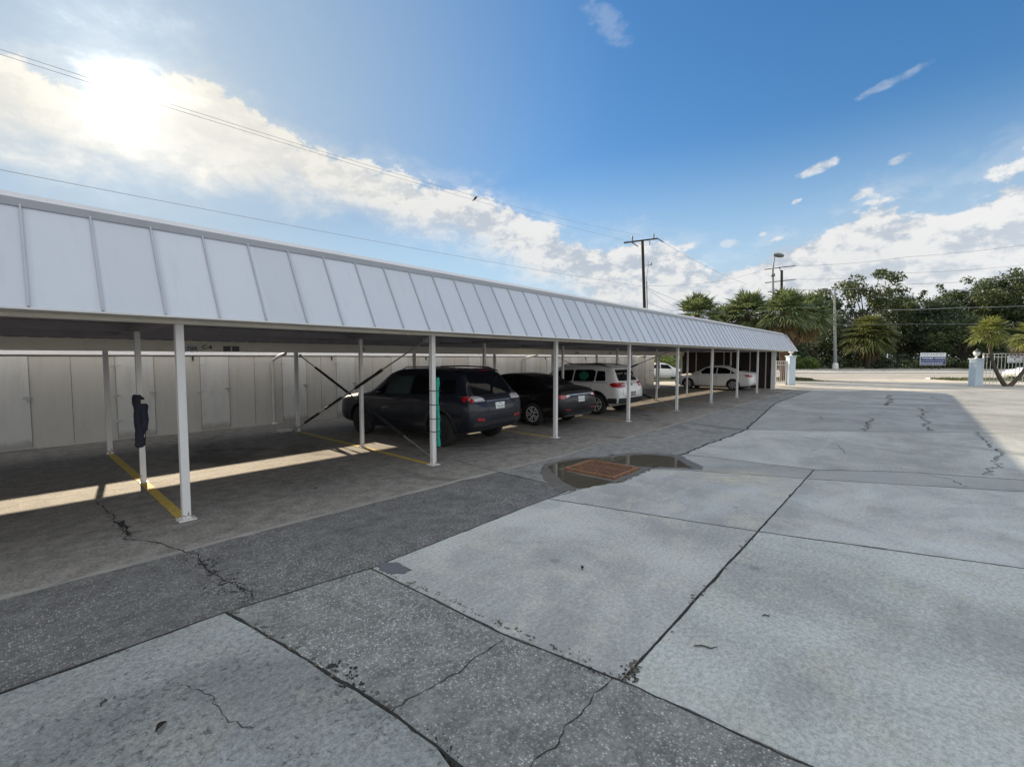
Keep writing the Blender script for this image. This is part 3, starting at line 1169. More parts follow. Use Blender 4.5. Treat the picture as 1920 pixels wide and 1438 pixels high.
def lumpy(x, y, z0, z1, rx, ry, seed, n=20, m=16, amp=.30):
    bm = B()
    rings = []
    for j in range(m+1):
        t = j/m
        z = z0+(z1-z0)*t
        e = 1 if 0 < j < m else .75
        ring = []
        for k in range(n):
            a = 2*pi*k/n
            r = e*(1+amp*noise.noise(V((cos(a)*1.5+seed, sin(a)*1.5, z*7)))+amp*.6*noise.noise(V((cos(a)*4+seed, sin(a)*4, z*16))))
            ring.append(bm.verts.new((x+rx*r*cos(a), y+ry*r*sin(a), z+.012*noise.noise(V((a*2, seed, z))))))
        rings.append(ring)
    for a, b in zip(rings, rings[1:]):
        for k in range(n):
            bm.faces.new((a[k], a[(k+1) % n], b[(k+1) % n], b[k]))
    bm.faces.new(rings[0][::-1])
    bm.faces.new(rings[-1])
    return bm


obj('padding_upper', lumpy(FX[2]-.022, YM+.005, .88, 1.36, .060, .068, 3), M['navy'], pd, 60)
obj('padding_side', lumpy(FX[2]+.034, YM-.025, .80, 1.22, .050, .058, 8), M['navy'], pd, 60)
obj('padding_lower', lumpy(FX[2]-.015, YM+.0, .55, .92, .056, .064, 12), M['navy'], pd, 60)
bm = B()
lathe(bm, [(.066, 1.235), (.070, 1.25), (.070, 1.30), (.066, 1.315)], (FX[2]-.015, YM, 0), 20)
obj('tape_band', bm, M['sleeve'], pd, 40)
bm = B()
box(bm, (FX[2]-.0, YM-.074, 1.225), (FX[2]+.045, YM-.054, 1.285), bev=.004)
obj('tape_patch', bm, M['tape'], pd)
nd = thing('pool_noodle', 'teal green foam tube strapped upright to the front post before the dark SUV', 'foam tube', (FX[3]+.08, YF-.03, .33))
bm = B()
pts = []
for i in range(41):
    z = .33+1.24*i/40
    pts.append((FX[3]+.075+.010*sin(z*9)+.02*(1.57-z), YF-.035+.008*sin(z*7+1), z))
tube(bm, pts, [.030+.004*sin(i*.9) for i in range(41)], 14)
obj('foam_core', bm, M['noodle'], nd, 50)
for z in (.60, .83, 1.08, 1.33):
    bm = B()
    box(bm, (FX[3]-.048, YF-.085, z), (FX[3]+.135, YF+.048, z+.012))
    bmesh.ops.delete(bm, geom=[f for f in bm.faces if abs(f.normal.z) > .9], context='FACES')
    bmesh.ops.solidify(bm, geom=bm.faces[:], thickness=.003)
    obj('zip_tie', bm, M['sleeve'], nd)


# ------------------------------------------------------------------ vehicles
def pchip(xs, ys, x):
    n = len(xs)
    if x <= xs[0]:
        return ys[0]
    if x >= xs[-1]:
        return ys[-1]
    h = [xs[i+1]-xs[i] for i in range(n-1)]
    d = [(ys[i+1]-ys[i])/h[i] for i in range(n-1)]

    def m(i):
        if i == 0:
            return d[0]
        if i == n-1:
            return d[-1]
        if d[i-1]*d[i] <= 0:
            return 0
        w1, w2 = 2*h[i]+h[i-1], h[i]+2*h[i-1]
        return (w1+w2)/(w1/d[i-1]+w2/d[i])
    i = max(k for k in range(n-1) if xs[k] <= x)
    t = (x-xs[i])/h[i]
    return ((1+2*t)*(1-t)**2*ys[i]+t*(1-t)**2*h[i]*m(i)+t*t*(3-2*t)*ys[i+1]+t*t*(t-1)*h[i]*m(i+1))


class Car:
    """body lofted from stations along the length (rear at y=0, nose at +y); panes and lamps laid on by projection"""

    def __init__(s, name, label, st, paint, loc, rz=0, group=None, wheels=(.93, 3.64), wr=.36, arch=.42, track=.80):
        s.root = thing(name, label, 'car', loc, group, rz)
        s.st, s.wheels, s.wr, s.track = st, wheels, wr, track
        s.paint = paint
        ys = [r[0] for r in st]
        L = ys[-1]
        grid = []
        ny = 84
        cols = list(zip(*st))
        for i in range(ny+1):
            t = i/ny
            y = L*(.5-.5*cos(pi*t))*.55+L*t*.45
            zb, zbelt, ztop, wm, wt = [pchip(ys, cols[k], y) for k in range(1, 6)]
            zm = zb+(zbelt-zb)*.52
            wb = wm*.93
            ctrl = [(0, zb), (wb*.86, zb), (wb, zb+.05), (wm*.985, zb+(zm-zb)*.55), (wm, zm), (wm*.985, zbelt-(zbelt-zm)*.3), (wm*.955, zbelt), (wt+(wm*.955-wt)*.5, zbelt+(ztop-zbelt)*.5), (wt, ztop-(ztop-zbelt)*.10), (wt*.9, ztop-.005), (wt*.5, ztop+.012), (0, ztop+.02)]
            ring = []
            for a in range(len(ctrl)-1):
                p0 = ctrl[max(0, a-1)]
                p1, p2 = ctrl[a], ctrl[a+1]
                p3 = ctrl[min(len(ctrl)-1, a+2)]
                for q in range(3):
                    u = q/3
                    pt = []
                    for c in (0, 1):
                        pt.append(.5*((2*p1[c])+(-p0[c]+p2[c])*u*.8+(2*p0[c]-5*p1[c]+4*p2[c]-p3[c])*0)+(p2[c]-p1[c])*u*0)
                    # plain linear keeps creases crisp; light rounding from smooth shading
                    pt = [p1[0]+(p2[0]-p1[0])*u, p1[1]+(p2[1]-p1[1])*u]
                    ring.append((pt[0], y, pt[1]))
            ring.append((0, y, ctrl[-1][1]))
            grid.append(ring)
        # soften rings
        for _ in range(1):
            for r in grid:
                q = list(r)
                for j in range(1, len(r)-1):
                    r[j] = ((q[j-1][0]+2*q[j][0]+q[j+1][0])/4, r[j][1], (q[j-1][2]+2*q[j][2]+q[j+1][2])/4)
        bm = B()
        rings = []
        for r in grid:
            right = [bm.verts.new(p) for p in r]
            left = [bm.verts.new((-p[0], p[1], p[2])) for p in r[1:-1]][::-1]
            rings.append(right+left)
        m = len(rings[0])
        for a, b in zip(rings, rings[1:]):
            for k in range(m):
                bm.faces.new((a[k], b[k], b[(k+1) % m], a[(k+1) % m]))
        for ring, d in ((rings[0], -1), (rings[-1], 1)):
            c = sum((v.co for v in ring), V())/m
            inner = ring
            for sc, off in ((.85, .012), (.5, .03), (.15, .035)):
                nr = [bm.verts.new(c+(v.co-c)*sc/1.0+V((0, d*off, 0))) for v in ring]
                for k in range(m):
                    bm.faces.new((inner[k], inner[(k+1) % m], nr[(k+1) % m], nr[k]))
                inner = nr
            bm.faces.new(inner)
        bmesh.ops.recalc_face_normals(bm, faces=bm.faces)
        s.bvh = BVHTree.FromBMesh(bm)
        s.L = L
        me = bpy.data.meshes.new('tmp')
        bm.to_mesh(me)
        bm.free()
        tmp = bpy.data.objects.new('tmp', me)
        C.objects.link(tmp)
        cb = B()
        for wy in wheels:
            for sx in (-1, 1):
                lathe(cb, [(arch, sx*(track-.22)), (arch, sx*1.4)] if sx > 0 else [(arch, -1.4), (arch, -(track-.22))], (0, wy, wr), 40, 'X')
        bmesh.ops.recalc_face_normals(cb, faces=cb.faces)
        cm = bpy.data.meshes.new('tmpc')
        cb.to_mesh(cm)
        cb.free()
        cut = bpy.data.objects.new('tmpc', cm)
        C.objects.link(cut)
        md = tmp.modifiers.new('b', 'BOOLEAN')
        md.operation = 'DIFFERENCE'
        md.solver = 'EXACT'
        md.object = cut
        bpy.context.view_layer.update()
        res = bpy.data.meshes.new_from_object(tmp.evaluated_get(bpy.context.evaluated_depsgraph_get()))
        bm = B()
        bm.from_mesh(res)
        for o in (tmp, cut):
            bpy.data.objects.remove(o)
        for f in bm.faces:
            f.material_index = 0
            c = f.calc_center_median()
            for wy in wheels:
                if (V((c.y-wy, c.z-wr))).length < arch+.012 and abs(f.normal.x) < .25 and abs(c.x) > track-.25 or ((V((c.y-wy, c.z-wr))).length < arch*.98 and abs(c.x) < track-.2 and c.z < wr+arch and abs(f.normal.x) > .9):
                    f.material_index = 1
        s.body = s.part('body', bm, [paint, M['well']], smooth=32)
        for wy in wheels:
            for sx in (-1, 1):
                s.wheel(sx, wy)

    def part(s, name, bm, mat, parent=None, smooth=None):
        if smooth is not None:
            bm.normal_update()
            for f in bm.faces:
                f.smooth = True
            for e in bm.edges:
                e.smooth = e.calc_face_angle(0) < radians(smooth)
        me = bpy.data.meshes.new(name)
        bm.to_mesh(me)
        bm.free()
        for m in (mat if isinstance(mat, list) else [mat]):
            me.materials.append(m)
        o = bpy.data.objects.new(name, me)
        C.objects.link(o)
        o.parent = parent or s.root
        return o

    def ray(s, view, a, b):
        if view in 'LR':
            sx = -1 if view == 'L' else 1
            o, d = V((sx*3, a, b)), V((-sx, 0, 0))
        elif view == 'B':
            o, d = V((a, -3, b)), V((0, 1, 0))
        elif view == 'F':
            o, d = V((a, 9, b)), V((0, -1, 0))
        else:
            o, d = V((a, b, 4)), V((0, 0, -1))
        h = s.bvh.ray_cast(o, d)
        return h[0], h[1], d

    def patch(s, name, view, poly, mat, off=.005, thick=.012, cell=.09, parent=None):
        """a pane, lamp or trim piece lying on the body: flat outline projected onto it, with real thickness"""
        bm = B()
        f = bm.faces.new([bm.verts.new((x, y, 0)) for x, y in poly])
        for ax in (0, 1):
            lo, hi = min(p[ax] for p in poly), max(p[ax] for p in poly)
            k = max(1, int((hi-lo)/cell))
            for i in range(1, k):
                nn = V((1, 0, 0)) if ax == 0 else V((0, 1, 0))
                bmesh.ops.bisect_plane(bm, geom=bm.verts[:]+bm.edges[:]+bm.faces[:], plane_co=nn*(lo+(hi-lo)*i/k), plane_no=nn)
        bmesh.ops.triangulate(bm, faces=[f for f in bm.faces if len(f.verts) > 4])
        bad = []
        for v in bm.verts:
            h, nn, d = s.ray(view, v.co.x, v.co.y)
            if h is None:
                bad.append(v)
            else:
                v.co = h+nn*off if nn.dot(d) < 0 else h-nn*off
        if bad:
            bmesh.ops.delete(bm, geom=bad, context='VERTS')
        if not bm.faces:
            bm.free()
            return None
        bm.normal_update()
        dv = {'L': V((1, 0, 0)), 'R': V((-1, 0, 0)), 'B': V((0, 1, 0)), 'F': V((0, -1, 0)), 'T': V((0, 0, -1))}[view]
        av = sum((f.normal for f in bm.faces), V())
        if av.dot(dv) > 0:
            bmesh.ops.reverse_faces(bm, faces=bm.faces)
        be = [e for e in bm.edges if e.is_boundary]
        r = bmesh.ops.extrude_edge_only(bm, edges=be)
        for v in [g for g in r['geom'] if isinstance(g, bmesh.types.BMVert)]:
            v.co += dv*thick
        bmesh.ops.recalc_face_normals(bm, faces=bm.faces) if False else None
        return s.part(name, bm, mat, parent, 40)

    def both(s, name, poly, mat, **k):
        return [s.patch(name, v, poly, mat, **k) for v in 'LR']

    def line(s, view, pts, w=.012, mat=None, name='panel_gap', parent=None):
        bm_poly = []
        P = [V(p) for p in pts]
        lft, rgt = [], []
        for i, p in enumerate(P):
            t = (P[min(i+1, len(P)-1)]-P[max(i-1, 0)]).normalized()
            nn = V((-t.y, t.x))*w/2
            lft.append((p+nn)[:])
            rgt.append((p-nn)[:])
        return s.patch(name, view, lft+rgt[::-1], mat or M['plastic'], off=.0022, thick=.004, cell=.15, parent=parent)

    def wheel(s, sx, wy):
        r, w = s.wr, .105
        x = sx*s.track
        bm = B()
        # built round the x axis, outer face towards sx
        prof = [(r*.63, -w), (r*.9, -w), (r*.975, -w*.8), (r, -w*.45), (r, w*.45), (r*.975, w*.8), (r*.9, w), (r*.66, w*1.0), (r*.64, w*.8)]
        lathe(bm, prof, (x, wy, r), 40, 'X')
        wh = s.part('wheel', bm, M['tyre'], None, 40)
        bm = B()
        lathe(bm, [(r*.645, sx*w*.98), (r*.60, sx*w*.9), (r*.585, sx*w*.3), (.02, sx*w*.2)], (x, wy, r), 36, 'X')
        s.part('brake_disc', bm, M['well'], wh, 40)
        bm = B()
        n = s.spokes if hasattr(s, 'spokes') else 10
        ro = r*.645
        lathe(bm, [(ro, sx*w*.8), (ro*1.0, sx*w*1.03), (ro*.93, sx*w*1.05), (ro*.92, sx*w*.8)], (x, wy, r), 36, 'X')
        lathe(bm, [(r*.17, sx*w*.6), (r*.17, sx*w*.92), (r*.12, sx*w*1.0), (.01, sx*w*1.0)], (x, wy, r), 16, 'X')
        for k in range(n):
            a = 2*pi*k/n+.2+(.16 if n >= 10 and k % 2 else 0)
            for da in ((0,) if n >= 10 else (-.11, .11)):
                q0 = V((x+sx*w*.86, wy+r*.13*cos(a), r+r*.13*sin(a)))
                q1 = V((x+sx*w*.92, wy+ro*.95*cos(a+da), r+ro*.95*sin(a+da)))
                tube(bm, [q0, q1], [.020, .017], 6)
        s.part('rim', bm, s.rimmat if hasattr(s, 'rimmat') else M['alloy'], wh, 40)

    def plate(s, z, txt_rows=((-.11, .11),), dark=False):
        h, nn, d = s.ray('B', 0, z)
        y = h.y-.012
        bm = B()
        box(bm, (-.153, y-.004, z-.077), (.153, y+.03, z+.077), bev=.003)
        p = s.part('licence_plate', bm, M['plate_dark'] if dark else M['plate'])
        bm = B()
        rnd = random.Random(int(z*1000))
        for i in range(6):
            x = -.115+.042*i+(.02 if i > 2 else 0)
            for (dx, dz, w, hh) in ((0, 0, .006, .055), (.022, 0, .006, .055), (.011, rnd.choice((-.024, 0, .024)), .022, .007)):
                if rnd.random() < .85:
                    box(bm, (x+dx-w/2, y-.006, z-.012+dz-hh/2), (x+dx+w/2, y-.0042, z-.012+dz+hh/2))
        box(bm, (-.06, y-.006, z+.048), (.06, y-.0042, z+.058))
        s.part('plate_marks', bm, M['signwhite'] if dark else M['plate_ink'], p)

    def mirror(s, y, z, mat):
        for sx in (-1, 1):
            h, nn, d = s.ray('L' if sx < 0 else 'R', y, z)
            bm = B()
            bmesh.ops.create_icosphere(bm, subdivisions=3, radius=1, matrix=Matrix.Translation((h.x+sx*.13, y, z+.04)) @ Matrix.Diagonal((.11, .055, .075, 1)))
            tube(bm, [(h.x-sx*.02, y+.02, z-.02), (h.x+sx*.10, y+.01, z+.01)], .022, 8)
            s.part('mirror', bm, mat, None, 60)

    def handle(s, y, z, mat):
        for sx in (-1, 1):
            h, nn, d = s.ray('L' if sx < 0 else 'R', y, z)
            bm = B()
            tube(bm, [(h.x, y-.10, z), (h.x+sx*.03, y-.07, z), (h.x+sx*.034, y+.06, z), (h.x, y+.10, z)], .013, 8)
            s.part('door_handle', bm, mat, None, 60)

    def arch_trim(s, r0, r1, mat, a0=-15, a1=195):
        for wy in s.wheels:
            outer = [(wy+r1*cos(radians(a)), s.wr+r1*sin(radians(a))) for a in range(a0, a1+1, 10)]
            inner = [(wy+r0*cos(radians(a)), s.wr+r0*sin(radians(a))) for a in range(a1, a0-1, -10)]
            s.both('arch_trim', outer+inner, mat, off=.012, thick=.03, cell=.12)


def roundpoly(poly, r=.04, n=4):
    out = []
    m = len(poly)
    for i in range(m):
        p0, p1, p2 = V(poly[i-1]), V(poly[i]), V(poly[(i+1) % m])
        a = (p0-p1)
        b = (p2-p1)
        ra = min(r, a.length*.4, b.length*.4)
        s0, s1 = p1+a.normalized()*ra, p1+b.normalized()*ra
        for k in range(n+1):
            t = k/n
            out.append((s0*(1-t)**2+p1*2*t*(1-t)+s1*t*t)[:])
    return out


# dark navy SUV -------------------------------------------------------------
st = [(0.00, .50, .82, .90, .74, .60), (.05, .42, .95, 1.02, .88, .80), (.14, .36, 1.02, 1.10, .92, .80), (.24, .33, 1.05, 1.24, .93, .76), (.40, .30, 1.06, 1.48, .93, .68), (.52, .28, 1.07, 1.60, .93, .655),
      (.8, .26, 1.07, 1.645, .93, .65), (1.6, .24, 1.06, 1.67, .93, .65), (2.4, .24, 1.04, 1.655, .93, .64), (2.75, .24, 1.03, 1.58, .93, .62), (3.1, .24, 1.02, 1.36, .93, .64),
      (3.45, .24, 1.01, 1.12, .93, .70), (3.75, .25, .98, 1.06, .925, .72), (4.2, .27, .93, .99, .91, .72), (4.48, .30, .84, .89, .84, .66), (4.60, .38, .72, .76, .72, .52), (4.64, .45, .64, .67, .60, .42)]
st = [(y*1.025, zb, zl, z2, w_*1.02, wt*1.02) for (y, zb, zl, z2, w_, wt) in st]
c = Car('parked_suv', 'dark navy SUV parked behind the post with the teal foam tube', st, M['paint_navy'], (7.25, 6.80, 0), radians(5.5), None, (.92, 3.70), .365, .43, .81)
s_rim = M['alloy_dark']
for ch in c.root.children:
    for g in ch.children:
        if g.name.startswith('rim'):
            g.data.materials[0] = s_rim
c.patch('rear_window', 'B', roundpoly([(-.66, 1.13), (.66, 1.13), (.60, 1.49), (.50, 1.56), (-.50, 1.56), (-.60, 1.49)], .05), M['glass'])
c.patch('spoiler', 'B', roundpoly([(-.62, 1.575), (.62, 1.575), (.57, 1.635), (-.57, 1.635)], .02), c.paint, off=.05, thick=.10)
c.patch('brake_light', 'B', [(-.16, 1.59), (.16, 1.59), (.16, 1.61), (-.16, 1.61)], M['lens_red'], off=.054, thick=.01)
for poly in ([(1.02, 1.13), (1.86, 1.10), (1.86, 1.50), (1.18, 1.52), (1.02, 1.44)], [(1.92, 1.10), (2.78, 1.07), (2.62, 1.47), (1.92, 1.50)], [(.50, 1.16), (.96, 1.13), (.96, 1.44), (.62, 1.46)]):
    c.both('side_window', roundpoly(poly, .04), M['glass_lit'] if poly[0][0] == 1.92 else M['glass'])
c.both('side_window', roundpoly([(2.83, 1.07), (3.18, 1.06), (2.80, 1.34)], .03), M['glass'])
c.patch('windscreen', 'F', roundpoly([(-.66, 1.16), (.66, 1.16), (.56, 1.56), (-.56, 1.56)], .06), M['glass'])
for sx in (-1, 1):
    t = c.patch('taillight', 'B', roundpoly([(sx*.885, .975), (sx*.885, 1.12), (sx*.62, 1.12), (sx*.42, 1.07), (sx*.44, .985)], .02), M['plastic'], off=.010, thick=.03, cell=.04)
    c.patch('red_lens', 'B', roundpoly([(sx*.872, .995), (sx*.872, 1.108), (sx*.82, 1.108), (sx*.80, .995)], .015), M['lens_red'], off=.020, thick=.015, cell=.04, parent=t)
    c.patch('clear_lens', 'B', roundpoly([(sx*.785, 1.0), (sx*.805, 1.10), (sx*.62, 1.10), (sx*.50, 1.075), (sx*.46, 1.0)], .015), M['lens_clear'], off=.020, thick=.015, cell=.04, parent=t)
    c.patch('side_lens', 'L' if sx < 0 else 'R', roundpoly([(.18, 1.00), (.26, 1.02), (.29, 1.10), (.21, 1.105)], .015), M['lens_red'], off=.014, thick=.02, cell=.04, parent=t)
    c.patch('reflector', 'B', roundpoly([(sx*.74, .62), (sx*.52, .60), (sx*.52, .65), (sx*.74, .67)], .01), M['lens_red'], off=.008)
c.patch('tailgate_trim', 'B', roundpoly([(-.42, .80), (.42, .80), (.42, .97), (-.42, .97)], .03), M['plastic'], off=.004)
c.patch('chrome_strip', 'B', [(-.42, .99), (.42, .99), (.42, 1.005), (-.42, 1.005)], M['steel'], off=.012)
c.patch('bumper_strip', 'B', roundpoly([(-.80, .715), (.80, .715), (.80, .735), (-.80, .735)], .005), M['plastic'], off=.010)
c.plate(.885)
c.line('B', [(-.70, 1.12), (-.66, .80), (-.55, .735), (.55, .735), (.66, .80), (.70, 1.12)], .014)
c.patch('rear_bumper', 'B', roundpoly([(-.84, .50), (.84, .50), (.80, .60), (-.80, .60)], .03), M['plastic'], off=.010, thick=.03)
c.both('panel_gap', [(1.86, 1.09), (1.872, 1.09), (1.872, .42), (1.86, .42)], M['plastic'], off=.002, thick=.004)
c.both('panel_gap', [(2.86, 1.04), (2.872, 1.04), (2.90, .42), (2.888, .42)], M['plastic'], off=.002, thick=.004)
c.both('panel_gap', [(1.30, .82), (1.312, .82), (1.08, 1.10), (1.066, 1.10)], M['plastic'], off=.002, thick=.004)
c.both('sill_cladding', [(1.35, .24), (3.16, .24), (3.16, .40), (1.35, .40)], M['plastic'], off=.012, thick=.03)
c.arch_trim(.43, .50, M['plastic'])
c.mirror(2.86, 1.08, c.paint)
c.handle(1.42, .98, c.paint)
c.handle(2.28, .96, c.paint)
for sx in (-1, 1):
    bm = B()
    tube(bm, [(sx*.58, .62, 1.645), (sx*.585, .78, 1.70), (sx*.59, 1.6, 1.72), (sx*.58, 2.35, 1.70), (sx*.57, 2.5, 1.64)], .016, 8)
    c.part('roof_rail', bm, M['chrome'] if sx < 0 else M['plastic'], None, 60)
    c.patch('headlight', 'F', roundpoly([(sx*.50, .78), (sx*.80, .80), (sx*.80, .88), (sx*.50, .86)], .02), M['lens_clear'], off=.01, thick=.04)
c.patch('grille', 'F', roundpoly([(-.46, .70), (.46, .70), (.46, .82), (-.46, .82)], .02), M['plastic'], off=.01)
bm = B()
tube(bm, [(.25, .62, 1.63), (.25, .58, 1.88)], [.008, .004], 6)
c.part('antenna', bm, M['plastic'])

# black sedan ------------------------------------------------------------------
st_sedan = [(0.00, .42, .74, .84, .70, .56), (.05, .34, .86, .95, .84, .74), (.16, .28, .92, 1.04, .90, .78), (.40, .24, .94, 1.09, .915, .78), (.62, .22, .945, 1.12, .915, .75), (.95, .21, .945, 1.27, .915, .66),
            (1.35, .20, .94, 1.40, .915, .60), (1.9, .20, .93, 1.455, .915, .59), (2.4, .20, .92, 1.435, .915, .59), (2.75, .20, .91, 1.34, .915, .60), (3.25, .20, .90, 1.08, .915, .66),
            (3.5, .21, .88, .985, .91, .72), (4.1, .22, .80, .90, .90, .72), (4.5, .24, .70, .78, .84, .62), (4.68, .30, .60, .66, .70, .48), (4.72, .36, .54, .58, .58, .38)]


def sedan_details(c, third=True, plate_dark=False):
    c.patch('rear_window', 'T', roundpoly([(-.62, .66), (.62, .66), (.52, 1.30), (-.52, 1.30)], .08), M['glass'])
    c.patch('windscreen', 'T', roundpoly([(-.60, 3.20), (.60, 3.20), (.52, 2.52), (-.52, 2.52)], .08), M['glass'])
    for poly in ([(1.16, .99), (1.88, .975), (1.88, 1.35), (1.42, 1.31), (1.16, 1.17)], [(1.94, .975), (2.98, .95), (2.60, 1.30), (1.94, 1.355)]):
        c.both('side_window', roundpoly(poly, .035), M['glass'])
    c.both('side_window', roundpoly([(.86, 1.00), (1.11, .99), (1.11, 1.15)], .02), M['glass'])
    for y0, y1 in ((1.90, 1.91), (2.95, 3.0), (1.16, 1.02)):
        c.both('panel_gap', [(y0, .93), (y0+.012, .93), (y1+.012, .36), (y1, .36)], M['plastic'], off=.002, thick=.004)
    c.handle(1.40, .86, c.paint)
    c.handle(2.22, .84, c.paint)
    c.mirror(2.82, .95, c.paint)
    c.line('B', [(-.52, .98), (-.50, .70), (.50, .70), (.52, .98)], .012)
    c.plate(.78 if not plate_dark else .80)
    for sx in (-1, 1):
        c.patch('headlight', 'F', roundpoly([(sx*.42, .62), (sx*.74, .66), (sx*.78, .74), (sx*.45, .69)], .02), M['lens_clear'], off=.008, thick=.05)
        c.patch('headlight', 'L' if sx < 0 else 'R', roundpoly([(4.18, .66), (4.55, .62), (4.50, .70), (4.12, .76)], .02), M['lens_clear'], off=.008, thick=.03)
    c.patch('grille', 'F', roundpoly([(-.40, .44), (.40, .44), (.44, .58), (-.44, .58)], .02), M['plastic'], off=.01)


c = Car('parked_sedan', 'black sedan parked between the dark navy SUV and the white SUV', st_sedan, M['paint_black'], (10.82, 7.02, 0), 0, None, (1.02, 3.80), .335, .39, .79)
sedan_details(c)
for sx in (-1, 1):
    t = c.patch('taillight', 'B', roundpoly([(sx*.84, .80), (sx*.84, .90), (sx*.48, .93), (sx*.50, .87)], .02), M['lens_red'], off=.012, thick=.03, cell=.05)
    c.patch('clear_lens', 'B', roundpoly([(sx*.68, .845), (sx*.68, .895), (sx*.48, .91), (sx*.50, .875)], .01), M['lens_clear'], off=.018, thick=.02, cell=.05, parent=t)
    c.patch('taillight_side', 'L' if sx < 0 else 'R', roundpoly([(.06, .82), (.30, .86), (.34, .91), (.10, .91)], .015), M['lens_red'], off=.01, thick=.03, cell=.05, parent=t)
    c.patch('reflector', 'B', roundpoly([(sx*.70, .50), (sx*.50, .485), (sx*.50, .51), (sx*.70, .53)], .008), M['lens_red'], off=.008)
c.patch('boot_strip', 'B', [(-.46, .885), (.46, .885), (.46, .92), (-.46, .92)], M['steel'], off=.014)
c.patch('rear_diffuser', 'B', roundpoly([(-.62, .36), (.62, .36), (.66, .46), (-.66, .46)], .02), M['plastic'], off=.01)
c.patch('chrome_strip', 'B', [(-.66, .335), (.66, .335), (.66, .355), (-.66, .355)], M['steel'], off=.012)

# white SUV ------------------------------------------------------------------------
st_w = [(0.00, .46, .80, .86, .70, .56), (.05, .40, .94, 1.02, .85, .76), (.14, .36, 1.02, 1.11, .89, .77), (.25, .33, 1.05, 1.30, .905, .72), (.36, .30, 1.07, 1.50, .905, .66), (.50, .28, 1.07, 1.61, .905, .635),
        (.8, .26, 1.06, 1.65, .905, .63), (1.6, .24, 1.05, 1.675, .905, .63), (2.3, .24, 1.03, 1.655, .905, .62), (2.7, .24, 1.02, 1.56, .905, .61), (3.1, .24, 1.01, 1.32, .905, .64),
        (3.4, .24, 1.0, 1.12, .905, .69), (3.7, .25, .97, 1.05, .90, .70), (4.05, .27, .90, .97, .88, .69), (4.30, .30, .80, .86, .80, .62), (4.40, .38, .70, .74, .68, .50), (4.43, .44, .62, .66, .56, .40)]
c = Car('parked_suv', 'white SUV with round red taillights and a green shade in its side window', st_w, M['paint_white'], (14.22, 7.15, 0), 0, None, (.90, 3.50), .355, .42, .785)
c.patch('rear_window', 'B', roundpoly([(-.66, 1.15), (.66, 1.15), (.58, 1.52), (-.58, 1.52)], .06), M['glass'])
c.patch('spoiler', 'B', roundpoly([(-.60, 1.54), (.60, 1.54), (.56, 1.63), (-.56, 1.63)], .02), c.paint, off=.05, thick=.10)
for poly in ([(1.00, 1.12), (1.84, 1.10), (1.84, 1.50), (1.14, 1.52), (1.00, 1.46)], [(1.90, 1.10), (2.74, 1.07), (2.58, 1.46), (1.90, 1.50)], [(.56, 1.15), (.95, 1.13), (.95, 1.48), (.66, 1.47)]):
    c.both('side_window', roundpoly(poly, .05), M['glass'])
c.both('side_window', roundpoly([(2.79, 1.06), (3.12, 1.05), (2.77, 1.32)], .03), M['glass'])
c.both('window_trim', [(.5, 1.09), (3.1, 1.035), (3.1, 1.05), (.5, 1.105)], M['plastic'], off=.006)
c.patch('window_shade', 'L', blob_poly((1.45, 1.30), .20, .15, 18, .3, 3), M['shade_green'], off=.010, thick=.004)
c.patch('windscreen', 'F', roundpoly([(-.64, 1.15), (.64, 1.15), (.54, 1.53), (-.54, 1.53)], .06), M['glass'])
for sx in (-1, 1):
    t = c.patch('taillight', 'B', roundpoly([(sx*.86, .93), (sx*.86, 1.10), (sx*.48, 1.08), (sx*.46, .95)], .06), M['lens_red'], off=.014, thick=.03, cell=.05)
    c.patch('clear_lens', 'B', roundpoly([(sx*.68, 1.0), (sx*.68, 1.05), (sx*.50, 1.04), (sx*.50, 1.0)], .02), M['lens_clear'], off=.018, thick=.02, cell=.05, parent=t)
    c.patch('taillight_side', 'L' if sx < 0 else 'R', roundpoly([(.07, .95), (.30, .96), (.40, 1.05), (.26, 1.10), (.10, 1.09)], .03), M['lens_red'], off=.012, thick=.03, cell=.05, parent=t)
    bm = B()
    tube(bm, [(sx*.56, .66, 1.64), (sx*.565, .8, 1.69), (sx*.57, 1.6, 1.715), (sx*.56, 2.3, 1.69), (sx*.55, 2.45, 1.63)], .018, 8)
    c.part('roof_rail', bm, M['plastic'], None, 60)
    c.patch('headlight', 'F', roundpoly([(sx*.45, .74), (sx*.76, .76), (sx*.76, .86), (sx*.45, .84)], .02), M['lens_clear'], off=.01, thick=.04)
c.patch('grille', 'F', roundpoly([(-.40, .70), (.40, .70), (.40, .80), (-.40, .80)], .02), M['plastic'], off=.01)
c.patch('rear_bumper', 'B', roundpoly([(-.80, .42), (.80, .42), (.84, .60), (-.84, .60)], .03), M['plastic'], off=.012, thick=.03)
c.both('rear_bumper_side', [(.04, .42), (.46, .40), (.44, .58), (.04, .60)], M['plastic'], off=.012, thick=.03)
c.both('sill_cladding', [(1.35, .24), (3.06, .24), (3.06, .38), (1.35, .38)], M['plastic'], off=.012, thick=.03)
c.arch_trim(.42, .475, M['plastic'])
c.plate(.72, dark=True)
h, nn, d = c.ray('B', 0, 1.02)
bm = B()
bmesh.ops.create_cone(bm, cap_ends=True, segments=24, radius1=.06, radius2=.055, depth=.02, matrix=Matrix.Translation((0, h.y-.008, 1.02)) @ Matrix.Rotation(pi/2, 4, 'X'))
c.part('badge', bm, M['steel'], None, 40)
c.line('B', [(-.68, 1.12), (-.64, .70), (-.5, .645), (.5, .645), (.64, .70), (.68, 1.12)], .014)
for y0, y1 in ((1.86, 1.87), (2.80, 2.86), (1.06, 1.30)):
    c.both('panel_gap', [(y0, 1.04), (y0+.012, 1.04), (y1+.012, .42), (y1, .42)], M['plastic'], off=.002, thick=.004)
c.mirror(2.82, 1.07, c.paint)
